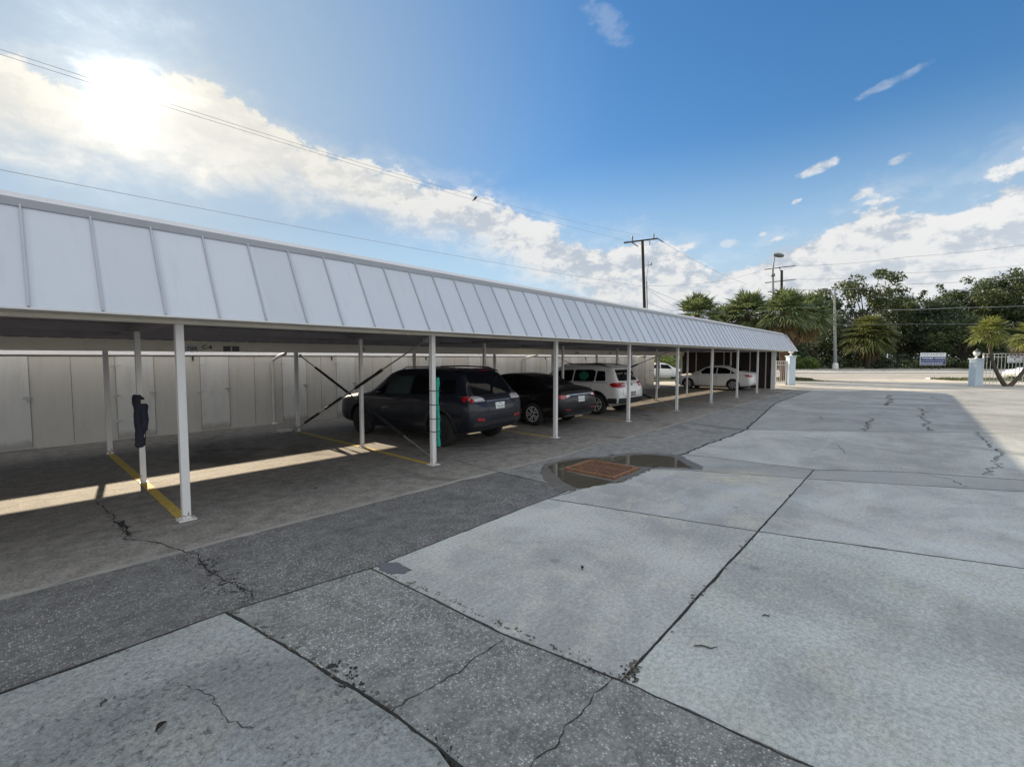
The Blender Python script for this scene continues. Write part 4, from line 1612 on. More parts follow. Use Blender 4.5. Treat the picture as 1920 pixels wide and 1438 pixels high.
c.handle(1.38, .95, c.paint)
c.handle(2.22, .93, c.paint)

# white sedan at the far end --------------------------------------------------------
st_c = [(y*.965, zb, zl, zt_+.01, w*.965, wt) for (y, zb, zl, zt_, w, wt) in st_sedan]
c = Car('parked_sedan', 'white sedan parked last under the carport before the dark end wall', st_c, M['paint_pearl'], (29.35, 7.0, 0), 0, None, (.98, 3.60), .325, .38, .76)
sedan_details(c)
for sx in (-1, 1):
    t = c.patch('taillight', 'B', roundpoly([(sx*.80, .78), (sx*.80, .94), (sx*.56, .95), (sx*.52, .82)], .03), M['lens_red'], off=.012, thick=.03, cell=.05)
    c.patch('clear_lens', 'B', roundpoly([(sx*.66, .84), (sx*.66, .90), (sx*.50, .90), (sx*.50, .84)], .02), M['lens_clear'], off=.018, thick=.02, cell=.05, parent=t)
    c.patch('taillight_side', 'L' if sx < 0 else 'R', roundpoly([(.06, .80), (.24, .84), (.42, .93), (.14, .95)], .02), M['lens_red'], off=.01, thick=.03, cell=.05, parent=t)
# white car out in the sun behind the opening at the end of the lockers
p = gnd(1248, 41)
c = Car('parked_sedan', 'white sedan in the sun beyond the gap between lockers and end wall', st_c, M['paint_pearl'], (p.x-2.6*US.x, p.y-2.6*US.y, 0), math.atan2(US.y, US.x)-pi/2, None, (.98, 3.60), .325, .38, .76)
sedan_details(c)
# white car at the right edge behind the fence
p = gnd(1897, 40.0)
c = Car('street_car', 'white car half out of frame at the right edge behind the white fence', st_c, M['paint_pearl'], (p.x+4.5*US.x, p.y+4.5*US.y, 0), math.atan2(-US.y, -US.x)-pi/2, None, (.98, 3.60), .325, .38, .76)
sedan_details(c)


# ------------------------------------------------------------------ gate pillars, fences, signs
def pillar(px, d, w, h, label, urn):
    p = gnd(px, d)
    a = math.atan2(US.y, US.x)
    t = thing('gate_pillar', label, 'pillar', p[:], 'pillars of the entrance', a)

    def part(nm, bm, m, sm=None):
        o = obj(nm, bm, m, None, sm)
        o.parent = t
        return o
    bm = B()
    box(bm, (-w/2, -w/2, 0), (w/2, w/2, h), bev=.01)
    part('shaft', bm, M['pillar'])
    bm = B()
    box(bm, (-w/2-.05, -w/2-.05, h+.002), (w/2+.05, w/2+.05, h+.08), bev=.012)
    part('cap', bm, M['pillar'])
    z = h+.082
    bm = B()
    lathe(bm, [(.10, z), (.11, z+.03), (.05, z+.07), (.045, z+.14), (.08, z+.17)], (0, 0, 0), 20)
    part('lamp_base', bm, M['fence'], 50)
    bm = B()
    if urn:
        lathe(bm, [(.08, z+.172), (.17, z+.28), (.19, z+.36), (.16, z+.44)], (0, 0, 0), 24)
        g = part('lamp_globe', bm, M['globe'], 60)
        bm = B()
        lathe(bm, [(.20, z+.442), (.19, z+.47), (.09, z+.55), (.03, z+.58), (.03, z+.66), (.005, z+.68)], (0, 0, 0), 24)
        part('lamp_cap', bm, M['lamp_metal'], 50)
    else:
        lathe(bm, [(.05, z+.172)]+[(.15*cos(radians(q)), z+.30+.15*sin(radians(q))) for q in range(-55, 90, 12)]+[(.004, z+.45)], (0, 0, 0), 24)
        part('lamp_globe', bm, M['globe'], 60)
    return t


pillar(1483, 32.2, .44, 1.98, 'pale blue gate pillar with a plain round globe beside the carport end', False)
pillar(1831, 31.2, .49, 1.80, 'pale blue gate pillar with an urn lamp beside the leaning palm', True)


def fence(p0, p1, z0, z1, n, label, rails, nposts=2):
    a = math.atan2(p1.y-p0.y, p1.x-p0.x)
    L = (p1-p0).length
    t = thing('picket_fence', label, 'fence', p0[:], None, a)
    for x in [L*i/(nposts-1) for i in range(nposts)]:
        bm = B()
        box(bm, (x-.035, -.035, 0), (x+.035, .035, z1+.02))
        o = obj('post', bm, M['fence'])
        o.parent = t
    for z in rails:
        bm = B()
        box(bm, (.036, -.016, z-.02), (L-.036, .016, z+.02))
        o = obj('rail', bm, M['fence'])
        o.parent = t
    bm = B()
    for i in range(1, n):
        x = L*i/n
        if any(abs(x-L*k/(nposts-1)) < .05 for k in range(nposts)):
            continue
        box(bm, (x-.011, -.011, z0), (x+.011, .011, z1-.021))
    o = obj('pickets', bm, M['fence'])
    o.parent = t
    o.name = 'picket_panel'
    return t


fence(gnd(1456, 32.6), gnd(1474.5, 32.3), .12, 1.70, 5, 'short white picket fence between the carport end and the pillar', (.2, 1.42, 1.68))
fence(gnd(1844, 31.2), gnd(2250, 31.8), .14, 2.22, 60, 'long white picket fence running right from the pillar with the urn lamp', (.26, 1.98, 2.2), 6)
p = gnd(1903, 31.0)
a = math.atan2(US.y, US.x)
t = thing('fence_sign', 'small white notice sign hung on the white picket fence', 'sign', (p.x, p.y, 1.83), None, a)
o = obj('board', (lambda b: (box(b, (-.52, -.012, -.24), (.52, .0, .24), bev=.003), b)[1])(B()), M['signwhite'])
o.parent = t
bm = B()
for z, w in ((.15, .36), (.12, .30), (-.16, .40)):
    k = 8
    for i in range(k):
        if i != 3:
            box(bm, (-w+2*w*i/k, -.0155, z-.022), (-w+2*w*(i+.72)/k, -.0125, z+.022))
box(bm, (-.06, -.0155, -.06), (.0, -.0125, .06))
box(bm, (.0, -.0155, -.04), (.04, -.0125, .0))
o = obj('sign_marks', bm, M['letter'])
o.parent = t

# sign board across the street
p = gnd(1749, 72.5)
t = thing('sign_board', 'blue and white land sign on short legs before the trees across the street', 'sign', p[:], None, a)


def tp(nm, bm, m):
    o = obj(nm, bm, m)
    o.parent = t
    return o


k = 72.5/F_PX
bw, bz0, bz1 = 24*k, .75, 2.72
for x in (-bw*.8, 0, bw*.55):
    bm = B()
    box(bm, (x-.07, .01, 0), (x+.07, .12, bz1-.1))
    tp('leg', bm, M['bark'])
bm = B()
box(bm, (-bw, -.05, bz0), (bw, .008, bz1))
tp('board', bm, M['signwhite'])
bm = B()
box(bm, (-bw+.08, -.056, bz0+.05), (bw-.03, -.0505, bz0+1.33))
tp('blue_band', bm, M['signblue'])
for z, s in ((bz0+1.10, .40), ):
    o = text_mesh('AVAILABLE', .36, M['signwhite'], 'lettering', t, (-bw*.42, -.058, z-.02), (pi/2, 0, 0))
bm = B()
rnd = random.Random(3)
for z, h, x0, x1 in ((bz0+1.08, .16, .25, bw-.35), (bz0+.66, .07, -bw+.2, bw-.5), (bz0+.30, .16, -bw+.2, bw-.4)):
    x = x0
    while x < x1:
        w = rnd.uniform(.10, .22)
        box(bm, (x, -.060, z-h/2), (x+w, -.057, z+h/2))
        x += w+rnd.uniform(.05, .12)
tp('white_lines', bm, M['signwhite'])
bm = B()
x = -bw+.3
while x < bw-.4:
    w = rnd.uniform(.12, .3)
    box(bm, (x, -.056, bz1-.33), (x+w, -.0505, bz1-.18))
    x += w+.16
tp('ink_line', bm, M['signink'])

# ------------------------------------------------------------------ poles and wires
def pole_thing(name, label, cat, base, top, r0, r1, mat):
    t = thing(name, label, cat, (base.x, base.y, 0))
    bm = B()
    tube(bm, [base, base.lerp(top, .5), top], [r0, (r0+r1)/2, r1], 14)
    obj('pole', bm, mat, t, 40)
    return t


ub, ut = gnd(1213, 45), at(1204.5, 450, 45)
up_ = pole_thing('utility_pole', 'tall dark wooden utility pole with one crossarm behind the carport roof', 'utility pole', ub, ut, .17, .13, M['wood_pole'])
a0, a1 = at(1170, 455.5, 44.0), at(1233, 447.5, 46.0)
bm = B()
tube(bm, [a0, a1], .075, 4)
obj('crossarm', bm, M['wood_pole'], up_)
bm = B()
for q in (a0.lerp(a1, .24), a0.lerp(a1, .88)):
    lathe(bm, [(.06, .02), (.075, .1), (.06, .2), (.075, .3), (.06, .42), (.07, .5), (.03, .55)], q[:], 10)
obj('pin_insulator', bm, M['insul'], up_, 50)
bm = B()
for q, dq_ in ((a0.lerp(a1, .2), V((.5, -.5, -.42))), (a1, V((.42, -.42, -.35))), (a0.lerp(a1, .76), V((-.05, .0, -.55)))):
    tube(bm, [q, q+dq_*.5, q+dq_], [.05, .06, .05], 8)
obj('strain_insulator', bm, M['insul'], up_, 50)
m0 = at(1209.5, 498, 45)
bm = B()
tube(bm, [m0, at(1221, 497, 45)], .025, 6)
tube(bm, [at(1215, 488, 45), at(1215.5, 500, 45), at(1211.5, 526, 45)], .02, 6)
lathe(bm, [(.05, -.1), (.07, 0), (.06, .12), (.03, .22)], at(1221, 496, 45)[:], 8)
obj('switch_bracket', bm, M['insul'], up_, 40)
bm = B()
tube(bm, [at(1212.5, 527, 44.85), at(1215, 640, 44.85)], .05, 8)
obj('riser_pipe', bm, M['lamp_metal'], up_, 40)

lb_, lt = gnd(1452.5, 40), at(1449, 503, 40)
lp = pole_thing('street_lamp', 'tall grey street lamp with a cobra head rising over the palms', 'street lamp', lb_, lt, .12, .08, M['pole_grey'])
bm = B()
l2 = at(1452.5, 481, 40)
tube(bm, [lt, lt.lerp(l2, .5)+V((.0, 0, .05)), l2, l2+US*.22+V((0, 0, .12))], [.07, .055, .045, .04], 10)
obj('arm', bm, M['lamp_metal'], lp, 50)
bm = B()
hc = l2+US*.35+V((0, 0, .10))
bmesh.ops.create_uvsphere(bm, u_segments=20, v_segments=10, radius=1, matrix=Matrix.Translation(hc) @ Matrix.Rotation(math.atan2(US.y, US.x), 4, 'Z') @ Matrix.Rotation(radians(8), 4, 'Y') @ Matrix.Diagonal((.48, .22, .19, 1)))
obj('lamp_head', bm, M['lamp_metal'], lp, 60)
bm = B()
bmesh.ops.create_uvsphere(bm, u_segments=16, v_segments=8, radius=1, matrix=Matrix.Translation(hc+US*.05+V((0, 0, -.10))) @ Matrix.Rotation(math.atan2(US.y, US.x), 4, 'Z') @ Matrix.Diagonal((.22, .13, .09, 1)))
obj('lens', bm, M['globe'], lp, 60)
bm = B()
lathe(bm, [(.14, -.12), (.17, -.08), (.17, .08), (.14, .12)], at(1449.3, 516, 40)[:], 14)
obj('collar', bm, M['lamp_metal'], lp, 40)
# second slim pole right behind the lamp
q0, q1 = gnd(1454.5, 43), at(1454, 575, 43)
pole_thing('slim_pole', 'slim pale pole standing close beside the street lamp under the palms', 'pole', q0, q1, .06, .05, M['pole_grey'])

p0, p1 = gnd(1465, 60), at(1465.8, 507, 60)
p2 = pole_thing('utility_pole', 'distant utility pole with two long crossarms behind the street lamp', 'utility pole', p0, p1, .2, .15, M['wood_pole'])
arms = []
for (xa, ya, xb, yb2) in ((1434, 505.5, 1491, 498.5), (1435, 530.5, 1492, 524), (1440, 547.5, 1470, 543.5)):
    bm = B()
    s0, s1 = at(xa, ya, 59.0), at(xb, yb2, 61.0)
    tube(bm, [s0, s1], .06, 6)
    obj('crossarm', bm, M['wood_pole'], p2)
    arms.append((s0, s1))
bm = B()
tube(bm, [at(1461.5, 500, 60), at(1463, 508, 60), p1], .05, 6)
obj('pole_top_bracket', bm, M['insul'], p2)

g0, g1 = gnd(1567, 74), at(1565, 541, 74)
gp = pole_thing('light_pole', 'pale grey lamp pole on a white base across the street', 'light pole', g0, g1, .27, .12, M['pole_grey'])
bm = B()
tube(bm, [g1-V((0, 0, .1)), g1+V((0, 0, .5))-UD*1.0, g1+V((0, 0, .7))-UD*2.6], [.07, .06, .05], 8)
obj('arm', bm, M['lamp_metal'], gp, 50)
bm = B()
bmesh.ops.create_uvsphere(bm, u_segments=16, v_segments=8, radius=1, matrix=Matrix.Translation(g1+V((0, 0, .68))-UD*2.9) @ Matrix.Rotation(YAW, 4, 'Z') @ Matrix.Diagonal((.45, .18, .12, 1)))
obj('lamp_head', bm, M['lamp_metal'], gp, 60)
bm = B()
lathe(bm, [(.42, 0), (.42, .5), (.34, .95), (.27, 1.0)], (g0.x, g0.y, .1), 12)
obj('pole_base', bm, M['fence'], gp, 40)


def wire(label, pts, r=.016, sag=0., group='power lines across the sky'):
    """cable through given points, each span hanging in a shallow curve"""
    P = []
    for a_, b_ in zip(pts, pts[1:]):
        a_, b_ = V(a_), V(b_)
        for i in range(14):
            t_ = i/14
            P.append(a_.lerp(b_, t_)-V((0, 0, sag*4*t_*(1-t_))))
    P.append(V(pts[-1]))
    bm = B()
    tube(bm, P, r, 6)
    return tag(obj('power_line', bm, M['wire'], None, 60, pts[0]), label, 'power line', group)


def wire_poly(label, p0, pm, p1, x_from, r):
    """a single hanging span: parabola through three points of the vertical plane y = const, carried on to x_from"""
    (x0, z0), (x1, z1), (x2, z2) = p0, pm, p1

    def f(x):
        return (z0*(x-x1)*(x-x2)/((x0-x1)*(x0-x2))+z1*(x-x0)*(x-x2)/((x1-x0)*(x1-x2))+z2*(x-x0)*(x-x1)/((x2-x0)*(x2-x1)))
    yy = 20.1
    P = [V((x_from+(x2-x_from)*i/60, yy, f(x_from+(x2-x_from)*i/60))) for i in range(61)]
    bm = B()
    tube(bm, P, r, 6)
    return tag(obj('power_line', bm, M['wire'], None, 60, P[0][:]), label, 'power line', 'power lines across the sky'), f


q = a0.lerp(a1, .24)
w1, f1_ = wire_poly('upper of the two close power lines crossing the bright cloud', (.4, 10.80), (18.9, 11.55), (q.x, q.z+.5), -14, .0075)
w2, f2_ = wire_poly('power line with the bird on it, lower of the close pair', (.4, 10.66), (18.9, 11.30), (a1.x-1.2, 12.9), -14, .0075)
w3, f3_ = wire_poly('single low power line just above the carport roof edge', (.26, 7.37), (15.68, 7.73), (42.3, 8.9), -14, .009)
uz = at(1212, 536, 45)
wire('thin line from the wooden pole up to the distant double crossarm', [uz, arms[0][0]], .014, .6)
wire('steep service line leaving the wooden pole toward the palms, higher one', [uz-V((0, 0, .15)), at(1345, 588, 56)], .014, .2)
wire('steep service line leaving the wooden pole toward the palms, middle one', [at(1213, 542, 45), at(1300, 592, 52)], .014, .2)
wire('steep service line leaving the wooden pole toward the palms, lowest one', [at(1214, 566, 45), at(1262, 584, 50)], .014, .1)
wire('faint line dropping from the crossarm end of the wooden pole rightward', [a1+V((.42, -.42, -.35)), at(1400, 533, 62)], .015, .3)
wire('highest line running right from the distant double crossarm', [arms[0][1], at(1700, 482, 60), at(2000, 448, 58)], .02, .25)
wire('second line running right from the distant double crossarm', [arms[1][1], at(1700, 512, 60), at(2000, 488, 58)], .02, .25)
wire('third line running right, half hidden by the oak tops', [arms[2][1], at(1700, 533, 61), at(2000, 512, 59)], .026, .25)
wire('low cable crossing in front of the dark trees at crown height', [at(1655, 581, 70), at(1800, 577, 70), at(2000, 570, 70)], .03, .1)
wire('lowest cable crossing in front of the dark trees, near the palm crown', [at(1480, 607, 70), at(1680, 608, 70), at(2000, 604, 70)], .014, .1)

# bird on the wire
bx = 19.35
bz = f2_(bx)
bd = thing('bird', 'small dark bird perched on the power line against the cloud', 'bird', (bx, 20.1, bz))
bm = B()
pr = [(-.26, .0, -.13, .012), (-.15, 0, -.05, .03), (-.06, 0, .05, .065), (.02, 0, .12, .075), (.07, 0, .18, .05), (.10, 0, .215, .045), (.14, 0, .225, .02), (.17, 0, .222, .004)]
tube(bm, [V((bx+x_, 20.1+y_, bz+.03+z_)) for x_, y_, z_, r_ in pr], [r_ for *_, r_ in pr], 10)
obj('body', bm, M['birdmat'], bd, 60)

# ------------------------------------------------------------------ trees
def mesh_obj(name, verts, faces, mat, parent=None, loc=(0, 0, 0)):
    me = bpy.data.meshes.new(name)
    me.from_pydata(verts, [], faces)
    me.materials.append(mat)
    o = bpy.data.objects.new(name, me)
    C.objects.link(o)
    if parent is not None:
        o.parent = parent
    else:
        o.location = loc
    return o


def leaf_quads(rnd, centers, verts, faces, size, per, spread):
    for c, r in centers:
        for _ in range(int(per*(r/spread)**1.6)+4):
            u, th, ph = rnd.random()**(1/2.4), rnd.uniform(0, 2*pi), math.acos(rnd.uniform(-1, 1))
            p = c+V((sin(ph)*cos(th), sin(ph)*sin(th), cos(ph)*.75))*(u*r)
            s = size*rnd.uniform(.5, 1.25)
            n = V((rnd.gauss(0, 1), rnd.gauss(0, 1), rnd.gauss(.5, .8))).normalized()
            a_, b_ = frame_of(n)
            an = rnd.uniform(0, 2*pi)
            e1, e2 = a_*cos(an)+b_*sin(an), b_*cos(an)-a_*sin(an)
            k = len(verts)
            verts += [(p-e1*s)[:], (p+e2*s*.45)[:], (p+e1*s)[:], (p-e2*s*.45+n*s*.2)[:]]
            faces.append((k, k+1, k+2, k+3))


def tree(name, label, base, h, rx, rz, mat, seed, nclump=46, per=80, size=.30, trunk_r=.3, low=.35, group=None, gap=.0, cr=(.16, .34), ry=None):
    rnd = random.Random(seed)
    t = thing(name, label, 'tree', base[:], group)
    ry = ry or rx
    cz = h-rz
    centers = []
    for i in range(nclump):
        th = rnd.uniform(0, 2*pi)
        ph = math.acos(rnd.uniform(-.75, 1))
        u = rnd.uniform(.45, 1.0)
        c = V((sin(ph)*cos(th)*rx*u, sin(ph)*sin(th)*ry*u, cz+cos(ph)*rz*u*(1 if cos(ph) > 0 else .8)))
        c += V((rnd.gauss(0, .06*rx), rnd.gauss(0, .06*ry), rnd.gauss(0, .05*rz)))
        if c.z < h*low*.5:
            c.z = h*low*.5+rnd.random()
        centers.append((c, rnd.uniform(*cr)*min(rx, rz*1.3)))
    v, f = [], []
    sp = sum(r for c, r in centers)/len(centers)
    leaf_quads(rnd, centers, v, f, size, per, sp)
    mesh_obj('crown', v, f, mat, t)
    bm = B()
    fork = V((rnd.gauss(0, .15), rnd.gauss(0, .15), h*low))
    tube(bm, [(0, 0, -.05), (fork.x*.4, fork.y*.4, h*low*.5), fork], [trunk_r*1.25, trunk_r*.95, trunk_r*.8], 9)
    for c, r in sorted(centers, key=lambda q: rnd.random())[:min(16, nclump//2)]:
        mid = fork.lerp(c, .5)+V((rnd.gauss(0, .3), rnd.gauss(0, .3), rnd.uniform(.1, .7)))
        tube(bm, [fork-V((0, 0, .2)), fork.lerp(mid, .5), mid, c], [trunk_r*.5, trunk_r*.38, trunk_r*.25, trunk_r*.08], 6)
    o = obj('trunk', bm, M['bark'], None, 60)
    o.parent = t
    return t


G1 = 'trees across the street'
tree('oak_tree', 'spreading airy oak whose top shows sky through it behind the lamp pole', gnd(1612, 88), 18.2, 8.8, 5.4, M['oak'], 3, 64, 85, .34, .38, .4, G1, cr=(.14, .26))
tree('broadleaf_tree', 'dark tree right behind the far end of the carport roof', gnd(1528, 84), 10.6, 5.2, 4.9, M['darkleaf'], 4, 60, 90, .28, .3, .2, G1, cr=(.22, .36))
tree('broadleaf_tree', 'low dark tree behind the pale lamp pole', gnd(1590, 92), 11.5, 5.5, 5.2, M['darkleaf'], 5, 60, 90, .28, .3, .2, G1, cr=(.22, .36))
tree('broadleaf_tree', 'rounded dark tree right of the oak and behind the fan palm', gnd(1688, 92), 14.4, 5.6, 6.6, M['darkleaf'], 6, 70, 95, .30, .3, .2, G1, cr=(.22, .36))
tree('broadleaf_tree', 'slim airy tree rising above its neighbours behind the land sign', gnd(1766, 94), 17.6, 3.6, 5.0, M['oak'], 7, 34, 60, .30, .25, .5, G1, cr=(.18, .34))
tree('broadleaf_tree', 'wide dark tree directly above the blue and white land sign', gnd(1748, 88), 12.8, 6.6, 6.0, M['darkleaf'], 8, 80, 95, .28, .3, .2, G1, cr=(.2, .34))
tree('broadleaf_tree', 'tall broad tree behind the right gate pillar', gnd(1838, 90), 18.4, 6.4, 8.2, M['oak'], 9, 90, 90, .32, .4, .25, G1, cr=(.18, .3))
tree('broadleaf_tree', 'tallest tree at the right edge of the picture', gnd(1912, 88), 19.8, 6.2, 9.0, M['oak'], 10, 90, 90, .32, .4, .25, G1, cr=(.18, .3))
tree('broadleaf_tree', 'mid green tree low between the sign and the right gate pillar', gnd(1808, 80), 9.0, 5.0, 4.3, M['oak'], 12, 60, 90, .26, .25, .2, G1, cr=(.22, .36))
tree('broadleaf_tree', 'bushy tree behind the two palms over the carport roof', gnd(1430, 80), 9.6, 7.0, 4.8, M['darkleaf'], 13, 70, 90, .28, .3, .2, G1, cr=(.2, .34))
tree('broadleaf_tree', 'low tree behind the first palm over the carport roof', gnd(1340, 86), 9.0, 6.5, 4.5, M['darkleaf'], 14, 60, 90, .28, .3, .2, G1, cr=(.2, .34))
tree('broadleaf_tree', 'far tree filling the skyline beyond the sign', gnd(1710, 108), 13.5, 9.0, 6.6, M['darkleaf'], 15, 70, 80, .36, .3, .2, G1, cr=(.2, .34))
tree('broadleaf_tree', 'far tree filling the skyline beyond the right pillar', gnd(1870, 108), 17.5, 9.0, 8.6, M['darkleaf'], 16, 80, 80, .36, .3, .2, G1, cr=(.2, .34))
tree('broadleaf_tree', 'far tree filling the skyline behind the carport end', gnd(1500, 108), 11.5, 9.0, 5.8, M['darkleaf'], 17, 70, 80, .36, .3, .2, G1, cr=(.2, .34))
for i, (px, d, h) in enumerate(((2010, 86, 17), (2120, 84, 15), (2260, 86, 16))):
    tree('broadleaf_tree', ('leafy tree just beyond the right edge', 'second leafy tree beyond the right edge', 'third leafy tree beyond the right edge')[i], gnd(px, d), h, 6.5, h*.45, M['oak'], 30+i, 60, 80, .34, .35, .25, G1, cr=(.2, .34))

# low undergrowth along the far verge: one mass
rnd = random.Random(77)
cs = []
for i in range(330):
    l = rnd.uniform(16, 105)
    d = rnd.uniform(75.5, 84)
    cs.append((UD*d+US*l+V((0, 0, rnd.uniform(.3, 1.5+(d-75.5)*.18))), rnd.uniform(.7, 1.3)))
v, f = [], []
leaf_quads(rnd, cs, v, f, .24, 62, 1.0)
tag(mesh_obj('undergrowth', v, f, M['darkleaf']), None, None, None, 'stuff')
cs = []
for i in range(420):
    l = rnd.uniform(8, 125)
    d = rnd.uniform(92, 104)
    cs.append((UD*d+US*l+V((0, 0, rnd.uniform(.3, 7.0))), rnd.uniform(1.4, 2.4)))
v, f = [], []
leaf_quads(rnd, cs, v, f, .42, 70, 1.8)
tag(mesh_obj('woodland', v, f, M['darkleaf']), None, None, None, 'stuff')
cs = []
for i in range(34):
    l = rnd.uniform(43, 50)
    d = rnd.uniform(74.0, 75.3)
    cs.append((UD*d+US*l+V((0, 0, rnd.uniform(.3, 2.2))), rnd.uniform(.5, 1.0)))
v, f = [], []
leaf_quads(rnd, cs, v, f, .2, 70, .8)
tag(mesh_obj('bright_shrub', v, f, M['brightleaf']), 'bright green shrub across the street beside the left gate pillar', 'shrub')
cs = []
for i in range(40):
    l = rnd.uniform(74, 90)
    d = rnd.uniform(73.8, 75.3)
    cs.append((UD*d+US*l+V((0, 0, rnd.uniform(.3, 1.6))), rnd.uniform(.5, 1.0)))
v, f = [], []
leaf_quads(rnd, cs, v, f, .2, 70, .8)
tag(mesh_obj('green_shrub', v, f, M['oak']), 'dull green shrub behind the blue and white land sign', 'shrub')
cs = [(gnd(1905+rnd.uniform(-14, 30), 70+rnd.uniform(-.5, .5))+V((0, 0, rnd.uniform(2.2, 3.4))), rnd.uniform(.5, .8)) for i in range(14)]
v, f = [], []
leaf_quads(rnd, cs, v, f, .2, 40, .8)
tag(mesh_obj('flowering_shrub', v, f, M['pinkflower']), 'shrub with pinkish blossom behind the fence at the right edge', 'shrub')
# bright bush seen through the gap at the end of the lockers
cs = []
pg = gnd(1262, 47)
for i in range(40):
    cs.append((pg+US*rnd.uniform(-6, 6)+UD*rnd.uniform(0, 2)+V((0, 0, rnd.uniform(.3, 2.9))), rnd.uniform(.5, .9)))
v, f = [], []
leaf_quads(rnd, cs, v, f, .13, 110, .8)
tag(mesh_obj('bright_shrub', v, f, M['brightleaf']), 'sunlit hedge shrub behind the white car beyond the lockers', 'shrub')
# grass tufts on the near verges
for (l0, l1, lab) in ((23.2, 25.7, 0), (37.5, 60, 1)):
    v, f = [], []
    for i in range(2600 if lab else 900):
        l = rnd.uniform(l0, l1)
        d = rnd.uniform(38.6, 40.7)
        b = UD*d+US*l+V((0, 0, .06))
        an = rnd.uniform(0, pi)
        w = V((cos(an), sin(an), 0))*.05
        tp_ = b+V((rnd.gauss(0, .05), rnd.gauss(0, .05), rnd.uniform(.08, .2)))
        k = len(v)
        v += [(b-w)[:], (b+w)[:], tp_[:]]
        f.append((k, k+1, k+2))
    tag(mesh_obj('verge_grass', v, f, M['grassleaf']), None, None, None, 'stuff')


def fan_frond(rnd, verts, faces, origin, dirv, pet, blade, nb, droop):
    """petiole and a folded fan of narrow blades"""
    d = dirv.normalized()
    side = d.cross(V((0, 0, 1)))
    if side.length < .1:
        side = V((1, 0, 0))
    side.normalize()
    upv = side.cross(d).normalized()
    hub = origin+d*pet-V((0, 0, droop*pet*.25))
    k = len(verts)
    w = .022*max(1, blade)
    verts += [(origin-side*w)[:], (origin+side*w)[:], (hub+side*w*.6)[:], (hub-side*w*.6)[:], (origin+upv*w)[:], (hub+upv*w)[:]]
    faces += [(k, k+1, k+2, k+3), (k, k+4, k+5, k+3), (k+1, k+2, k+5, k+4)]
    d2 = (d-V((0, 0, droop*.22))).normalized()
    up2 = side.cross(d2).normalized()
    for j in range(nb):
        a_ = (j/(nb-1)-.5)*radians(rnd.uniform(200, 225))
        bd = d2*cos(a_)+side*sin(a_)+up2*(.30*abs(sin(a_))+rnd.uniform(-.05, .05))
        bd.normalize()
        L = blade*(1-.32*abs(a_)/1.9)*rnd.uniform(.85, 1.1)
        nrm_ = bd.cross(up2).normalized()
        wd = blade*.050
        m1 = hub+bd*L*.55-V((0, 0, .04*L))
        tip = hub+bd*L-V((0, 0, (droop*.26+.10)*L+rnd.uniform(0, .18)*L))
        k = len(verts)
        verts += [(hub)[:], (m1+nrm_*wd)[:], (m1-nrm_*wd)[:], tip[:], (m1+up2*wd*.5)[:]]
        faces += [(k, k+1, k+4), (k, k+4, k+2), (k+1, k+3, k+4), (k+4, k+3, k+2)]


def fan_palm(label, base, h, fr, seed, mat, n=52, trunk_r=.2, dead=10, lean=(0, 0), group=None, bark='palmbark', tmat=None, lo=-35):
    rnd = random.Random(seed)
    t = thing('fan_palm', label, 'palm tree', base[:], group)
    top = V((lean[0], lean[1], h))
    v, f = [], []
    for i in range(n):
        az = i*2.39996+rnd.uniform(-.2, .2)
        u = i/(n-1)
        el = radians(82-(82-lo)*u**.85+rnd.uniform(-8, 8))
        dv = V((cos(az)*cos(el), sin(az)*cos(el), sin(el)))
        fan_frond(rnd, v, f, top+V((cos(az), sin(az), 0))*trunk_r*.5-V((0, 0, .3*u)), dv, fr*.48*rnd.uniform(.8, 1.1), fr*.56*rnd.uniform(.85, 1.1), 17, .12+.55*u)
    mesh_obj('crown', v, f, mat, t)
    if dead:
        v, f = [], []
        for i in range(dead):
            az = i*2.39996
            el = radians(rnd.uniform(-75, -40))
            dv = V((cos(az)*cos(el), sin(az)*cos(el), sin(el)))
            fan_frond(rnd, v, f, top-V((0, 0, .4)), dv, fr*.42, fr*.42, 11, .9)
        mesh_obj('dead_frond', v, f, M['palmdead'], t)
        t.children[-1].name = 'frond_skirt'
    bm = B()
    K = 16
    pts = [V((lean[0]*(i/K)**1.6, lean[1]*(i/K)**1.6, -.05+(h+.05)*i/K)) for i in range(K+1)]
    tube(bm, pts, [trunk_r*(1.15-.2*i/K)*(1.06 if i % 2 else .96) for i in range(K+1)], 12)
    # old leaf boots
    for i in range(46):
        z = h*(.45+.55*i/46)
        az = i*2.4
        r = trunk_r
        tt = (z/h)
        cpt = V((lean[0]*tt**1.6, lean[1]*tt**1.6, z))
        dv = V((cos(az), sin(az), .9))
        tube(bm, [cpt+V((cos(az), sin(az), 0))*r*.8, cpt+V((cos(az), sin(az), 0))*r+dv*.16], [.05, .025], 5)
    o = obj('trunk', bm, M[bark], None, 60)
    o.parent = t
    return t


GP = 'fan palms behind the carport roof'
def crown_h(y, d):
    return CAM_H+(671-y)/F_PX*d


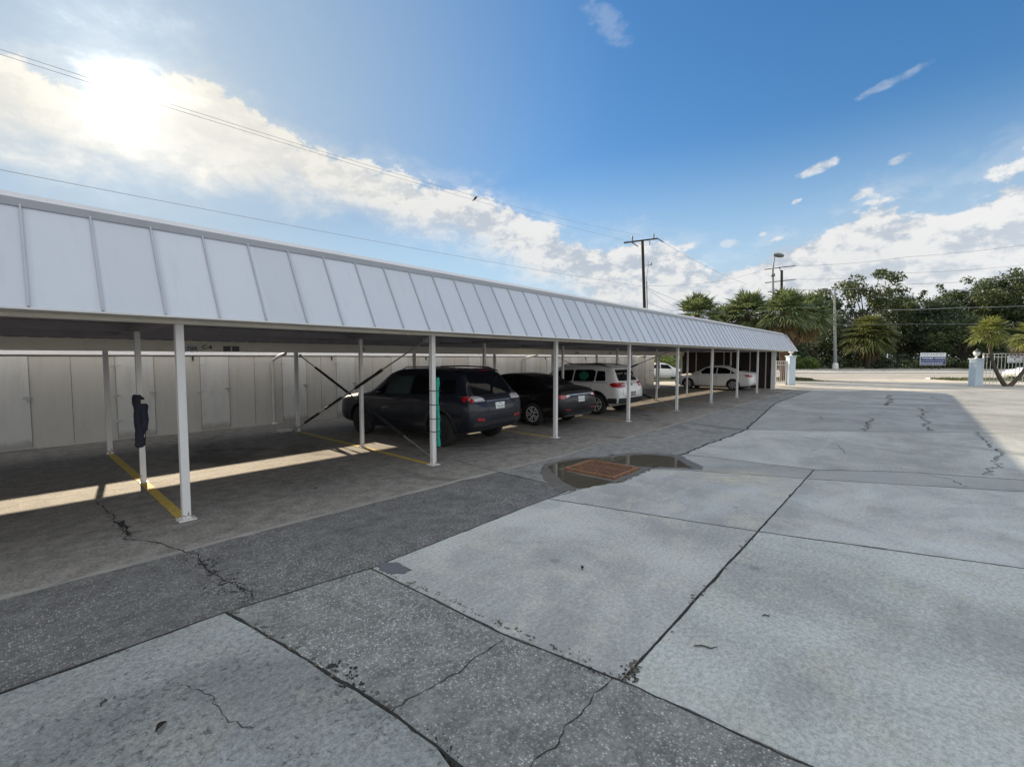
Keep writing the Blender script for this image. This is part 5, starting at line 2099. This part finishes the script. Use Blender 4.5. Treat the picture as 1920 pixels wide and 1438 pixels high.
fan_palm('fan palm farthest left over the carport roof, next to the wooden pole', gnd(1306, 41), crown_h(592, 41), 2.5, 1, M['palm'], 74, .2, 16, group=GP)
fan_palm('fan palm in the middle of the cluster over the carport roof', gnd(1400, 42), crown_h(590, 42), 2.7, 2, M['palm'], 80, group=GP)
fan_palm('smaller fan palm between the first and middle palms over the roof', gnd(1358, 44), crown_h(606, 44), 2.4, 6, M['palm'], 70, group=GP)
fan_palm('fan palm with a thick red brown trunk right behind the street lamp', gnd(1470, 38.5), crown_h(584, 38.5), 2.4, 3, M['palm'], 78, .24, 8, group=GP, lo=-22)
fan_palm('fan palm crown at the right of the cluster over the carport end', gnd(1474, 41), crown_h(590, 41), 2.5, 5, M['palm'], 74, .2, 8, lo=-25, lean=(US.x*1.75, US.y*1.75), group=GP)
fan_palm('short broad fan palm across the street right of the pale lamp pole', gnd(1628, 76.5), crown_h(628, 76.5), 4.2, 4, M['palmolive'], 120, .36, 26, group=None, bark='bark', lo=-38)


# leaning ragged palms by the right pillar, one clump base
def leaning_palm(label, base, top, fr, seed, n, trunk_r):
    rnd = random.Random(seed)
    t = thing('leaning_palm', label, 'palm tree', base[:], 'leaning palms by the fence')
    tl = top-base
    bm = B()
    K = 14
    pts = []
    for i in range(K+1):
        u = i/K
        pts.append(V((tl.x*(1-(1-u)**1.9), tl.y*(1-(1-u)**1.9), tl.z*u**1.15-.03*(i == 0))))
    tube(bm, pts, [trunk_r*(1.4-.5*min(1, i/K*2))*(1.05 if i % 2 else .97) for i in range(K+1)], 10)
    o = obj('trunk', bm, M['bark'], None, 60)
    o.parent = t
    v, f = [], []
    for i in range(n):
        az = i*2.39996+rnd.uniform(-.3, .3)
        u = i/n
        el = radians(78-110*u+rnd.uniform(-10, 10))
        dv = V((cos(az)*cos(el), sin(az)*cos(el), sin(el)))
        fan_frond(rnd, v, f, V(tl), dv, fr*.45*rnd.uniform(.7, 1.15), fr*.5*rnd.uniform(.8, 1.2), 15, .2+.8*u)
    mesh_obj('crown', v, f, M['palmlight'], t)
    return t


b0 = gnd(1890, 30.7)+V((0, 0, .0))
leaning_palm('leaning palm whose curved trunk crosses the fence beside the urn lamp pillar', b0, at(1855, 624, 30.6), 1.45, 5, 40, .10)
leaning_palm('second leaning palm bending right out of the picture from the same spot', gnd(1894, 30.7), at(1944, 632, 30.6), 1.8, 6, 40, .10)

# ------------------------------------------------------------------ sky and light
sc = bpy.context.scene
w = bpy.data.worlds.new("World")
sc.world = w
w.use_nodes = True
nt = w.node_tree
for nd_ in list(nt.nodes):
    nt.nodes.remove(nd_)


class W(N):
    def __init__(s, tree_):
        s.t = tree_
        s.co = None


k = W(nt)
out = k.n('ShaderNodeOutputWorld')
sky = k.n('ShaderNodeTexSky', sky_type='NISHITA')
sky.sun_disc = False
sky.sun_elevation = SUN_EL
sky.sun_rotation = pi/2-SUN_AZ
sky.air_density = 1.0
sky.dust_density = .25
sky.ozone_density = 2.2
gen = k.coord('Generated')
sep = k.n('ShaderNodeSeparateXYZ')
k.l(gen, sep.inputs[0])
DEG = 180/pi
azd = k.math('MULTIPLY', k.math('ARCTAN2', sep.outputs[1], sep.outputs[0]), DEG)
eld = k.math('MULTIPLY', k.math('ARCSINE', sep.outputs[2]), DEG)


def ramp(v, pts, lo, hi, scale):
    nd_ = k.n('ShaderNodeMapRange')
    nd_.clamp = True
    for i, x_ in enumerate((lo, hi, 0, 1)):
        nd_.inputs[i+1].default_value = x_
    k.l(v, nd_.inputs[0])
    cr = k.n('ShaderNodeValToRGB')
    cr.color_ramp.interpolation = 'LINEAR'
    el_ = cr.color_ramp.elements
    while len(el_) > 1:
        el_.remove(el_[0])
    for i, (a_, b_) in enumerate(sorted(pts)):
        e_ = el_[0] if i == 0 else el_.new((a_-lo)/(hi-lo))
        e_.position = (a_-lo)/(hi-lo)
        e_.color = (b_/scale,)*3+(1,)
    k.l(nd_.outputs[0], cr.inputs[0])
    return k.math('MULTIPLY', cr.outputs[0], scale)


top = ramp(azd, [(-180, 60), (-130, 62), (-90, 40), (-40, 20), (-12, 16), (-6, 15.2), (-2.4, 13.6), (1.2, 14.3), (5.2, 14.2), (7.8, 12.3), (12.6, 11.6), (14.6, 9.6), (17.8, 9.8), (20.7, 12.3), (23.7, 14.1), (27, 14.4), (35, 14.6), (40, 17.2), (44, 18.6), (54, 20.6), (62, 22), (67.5, 23.2), (70, 25.3), (74, 27.2), (77, 27.2), (79.4, 25.4), (83, 24.6), (89, 23.4), (100, 26), (130, 40), (180, 60)], -180, 180, 90)  # high cloud behind the camera is unseen, added for its light
bot = ramp(azd, [(-180, -20), (-12, -20), (18, -20), (30, 7), (42, 12), (52, 15), (61, 16.6), (70, 17.6), (79, 18.0), (90, 17.2), (105, 10), (140, -20), (180, -20)], -180, 180, 90) if False else None
# lower limit of the thick cloud bank (a value ramp cannot go below zero, so shifted by 20)
bot = k.math('SUBTRACT', ramp(azd, [(-180, 0), (-12, 0), (14, 4), (24, 16), (32, 27), (42, 32), (52, 35), (61, 36.6), (70, 37.8), (79, 38.0), (90, 37.2), (105, 30), (140, 0), (180, 0)], -180, 180, 90), 20)
# billows: noise over the direction, stretched sideways
mp = k.n('ShaderNodeMapping')
mp.inputs['Scale'].default_value = (1, 1, 1.7)
k.l(gen, mp.inputs[0])
n1 = k.noise(9, 10, .62, mp.outputs[0], .25)
n2 = k.noise(30, 7, .65, mp.outputs[0], .3)
n3 = k.noise(3.2, 6, .55, mp.outputs[0], .2)
nz = k.math('ADD', k.math('ADD', k.math('MULTIPLY', k.math('SUBTRACT', n3, .5), 6), k.math('MULTIPLY', k.math('SUBTRACT', n1, .5), 8.0)), k.math('MULTIPLY', k.math('SUBTRACT', n2, .5), 4.0))
edge_ = k.math('ADD', k.math('SUBTRACT', top, eld), nz)
dens_t = k.rng(edge_, -.35, 1.0)
dens_wisp = k.math('MULTIPLY', k.rng(edge_, -3.5, 2.5), .35)
dens_t = k.math('MAXIMUM', dens_t, dens_wisp)
dens_b = k.rng(k.math('ADD', k.math('SUBTRACT', eld, bot), k.math('MULTIPLY', k.math('SUBTRACT', n1, .5), 9)), -2.6, 2.6)
dens = k.math('MULTIPLY', dens_t, dens_b)


def blob(a0_, e0_, ra, re, tilt, strength, soft=1.0):
    da = k.math('MULTIPLY', k.math('SUBTRACT', azd, a0_), cos(radians(e0_)))
    de = k.math('SUBTRACT', eld, e0_)
    ct, s_ = cos(radians(tilt)), sin(radians(tilt))
    u_ = k.math('ADD', k.math('MULTIPLY', da, ct), k.math('MULTIPLY', de, s_))
    v_ = k.math('SUBTRACT', k.math('MULTIPLY', de, ct), k.math('MULTIPLY', da, s_))
    rr = k.math('ADD', k.math('POWER', k.math('ABSOLUTE', k.math('DIVIDE', u_, ra)), 2), k.math('POWER', k.math('ABSOLUTE', k.math('DIVIDE', v_, re)), 2))
    q_ = k.math('ADD', k.math('SUBTRACT', 1, rr), k.math('MULTIPLY', k.math('SUBTRACT', n2, .5), 3.2))
    return k.math('MULTIPLY', k.rng(q_, -.1, 1.1*soft), strength)


for args in ((8.4, 18.7, 2.0, .55, -14, .8), (1.9, 18.1, .9, .42, -18, .75), (4.6, 15.7, 1.15, .5, -22, .9), (10.1, 16.0, .5, .22, -20, .7), (13.1, 13.2, .4, .25, -10, .6), (3.0, 24.4, 3.3, .42, -14, .30), (30, 34.6, 3.2, 1.3, 40, .18), (16.3, 12.6, 1.2, .5, 0, .5)):
    dens = k.math('MAXIMUM', dens, blob(*args))
dens = k.math('MAXIMUM', dens, k.math('MULTIPLY', k.rng(k.math('ADD', eld, k.math('MULTIPLY', k.math('SUBTRACT', n3, .5), 30)), 46, 62), .8))  # overhead cloud out of view, added to brighten the shaded ground
# shading inside the clouds
sd = k.n('ShaderNodeVectorMath', operation='DOT_PRODUCT')
k.l(gen, sd.inputs[0])
sd.inputs[1].default_value = (cos(SUN_EL)*cos(SUN_AZ), cos(SUN_EL)*sin(SUN_AZ), sin(SUN_EL))
ang = k.math('MULTIPLY', k.math('ARCCOSINE', k.math('MINIMUM', sd.outputs['Value'], 1)), DEG)
mp2 = k.n('ShaderNodeMapping')
mp2.inputs['Scale'].default_value = (1, 1, 1.7)
mp2.inputs['Location'].default_value = (cos(SUN_AZ)*.012, sin(SUN_AZ)*.012, .030)
k.l(gen, mp2.inputs[0])
n1b = k.noise(9, 10, .62, mp2.outputs[0], .25)
n2b = k.noise(30, 7, .65, mp2.outputs[0], .3)
rel = k.math('ADD', k.math('MULTIPLY', k.math('SUBTRACT', n1, n1b), 1.5), k.math('MULTIPLY', k.math('SUBTRACT', n2, n2b), .8))
body = k.math('ADD', k.math('ADD', k.math('MULTIPLY', n1, .6), k.math('MULTIPLY', n2, .4)), k.math('MULTIPLY', rel, .55))
CL = 1.0
cshade = k.mix(k.rng(body, .34, .60), (.56, .62, .70), (.93, .925, .91))
warm = k.mix(k.rng(ang, 42, 4), cshade, (1.0, .93, .80), 'MIX')
warmf = k.mix(k.rng(ang, 40, 6, 0, .75), cshade, (1.0, .95, .83))
depth_ = k.rng(edge_, 1.0, 7.0)
cshade2 = k.mix(k.math('MULTIPLY', depth_, .30), warmf, (.76, .79, .82))
# forward scattering round the veiled sun
angm = k.math('MULTIPLY', ang, k.math('ADD', 1, k.math('MULTIPLY', k.math('SUBTRACT', n1, .5), -2.6)))
g1_ = k.math('ADD', k.math('EXPONENT', k.math('MULTIPLY', k.math('POWER', k.math('DIVIDE', angm, 1.7), 2), -1)), k.math('MULTIPLY', k.math('EXPONENT', k.math('DIVIDE', angm, -2.6)), .26))
g2_ = k.math('EXPONENT', k.math('DIVIDE', ang, -6.5))
glow = k.math('ADD', k.math('MULTIPLY', g1_, 1.3), k.math('MULTIPLY', g2_, .09))
glow_c = k.mix(1.0, glow, (1, .95, .82), 'MULTIPLY')
# hazy band low down
haze_f = k.math('MAXIMUM', k.math('MULTIPLY', k.rng(eld, 25, 6), .80), k.rng(ang, 50, 4, 0, .55))
hz = k.mix(haze_f, (0, 0, 0), (.56, .68, .80))

STR = .13
bg_sky = k.n('ShaderNodeBackground')
bg_sky.inputs['Strength'].default_value = STR
hs = k.n('ShaderNodeHueSaturation')
hs.inputs['Saturation'].default_value = 1.28
# soft shoulder so that the veil round the sun keeps its colour
lum = k.n('ShaderNodeVectorMath', operation='DOT_PRODUCT')
k.l(sky.outputs[0], lum.inputs[0])
lum.inputs[1].default_value = (.25, .55, .20)
fac_ = k.math('DIVIDE', .80, k.math('ADD', 1, k.math('MULTIPLY', lum.outputs['Value'], .13)))
fac_ = k.math('MULTIPLY', fac_, k.rng(ang, 3, 45, .52, 1))
sc_ = k.n('ShaderNodeVectorMath', operation='SCALE')
k.l(sky.outputs[0], sc_.inputs[0])
k.l(fac_, sc_.inputs['Scale'])
k.l(sc_.outputs[0], hs.inputs['Color'])
k.l(hs.outputs[0], bg_sky.inputs['Color'])
bg_hz = k.n('ShaderNodeBackground')
bg_hz.inputs['Color'].default_value = (.28, .375, .455, 1)
mh = k.n('ShaderNodeMixShader')
k.l(haze_f, mh.inputs[0])
k.l(bg_sky.outputs[0], mh.inputs[1])
k.l(bg_hz.outputs[0], mh.inputs[2])
bg_cl = k.n('ShaderNodeBackground')
k.l(cshade2, bg_cl.inputs['Color'])
# front-lit clouds opposite and overhead are out of view, added to light the ground
front = k.math('MAXIMUM', k.math('MULTIPLY', k.rng(ang, 70, 150, .48, .9), k.rng(ang, 3, 22, .95, 1)), k.rng(eld, 42, 62, 0, 1.5))
k.l(front, bg_cl.inputs['Strength'])
mc = k.n('ShaderNodeMixShader')
k.l(k.math('MULTIPLY', dens, .96), mc.inputs[0])
k.l(mh.outputs[0], mc.inputs[1])
k.l(bg_cl.outputs[0], mc.inputs[2])
bg_gl = k.n('ShaderNodeBackground')
k.l(glow_c, bg_gl.inputs['Color'])
ad = k.n('ShaderNodeAddShader')
k.l(mc.outputs[0], ad.inputs[0])
k.l(bg_gl.outputs[0], ad.inputs[1])
k.l(ad.outputs[0], out.inputs['Surface'])

sl_ = bpy.data.lights.new('sun', 'SUN')
sl_.energy = 4.9
sl_.angle = radians(.6)
sl_.color = (1, .83, .60)
so = bpy.data.objects.new('sun', sl_)
C.objects.link(so)
so.rotation_euler = V((-cos(SUN_EL)*cos(SUN_AZ), -cos(SUN_EL)*sin(SUN_AZ), -sin(SUN_EL))).to_track_quat('-Z', 'Y').to_euler()

sc.view_settings.view_transform = 'Standard'
sc.view_settings.look = 'None'
sc.view_settings.exposure = 0.95
sc.view_settings.gamma = 1
sc.cycles.max_bounces = 6
sc.cycles.diffuse_bounces = 3
sc.cycles.transparent_max_bounces = 8
sc.cycles.use_denoising = True
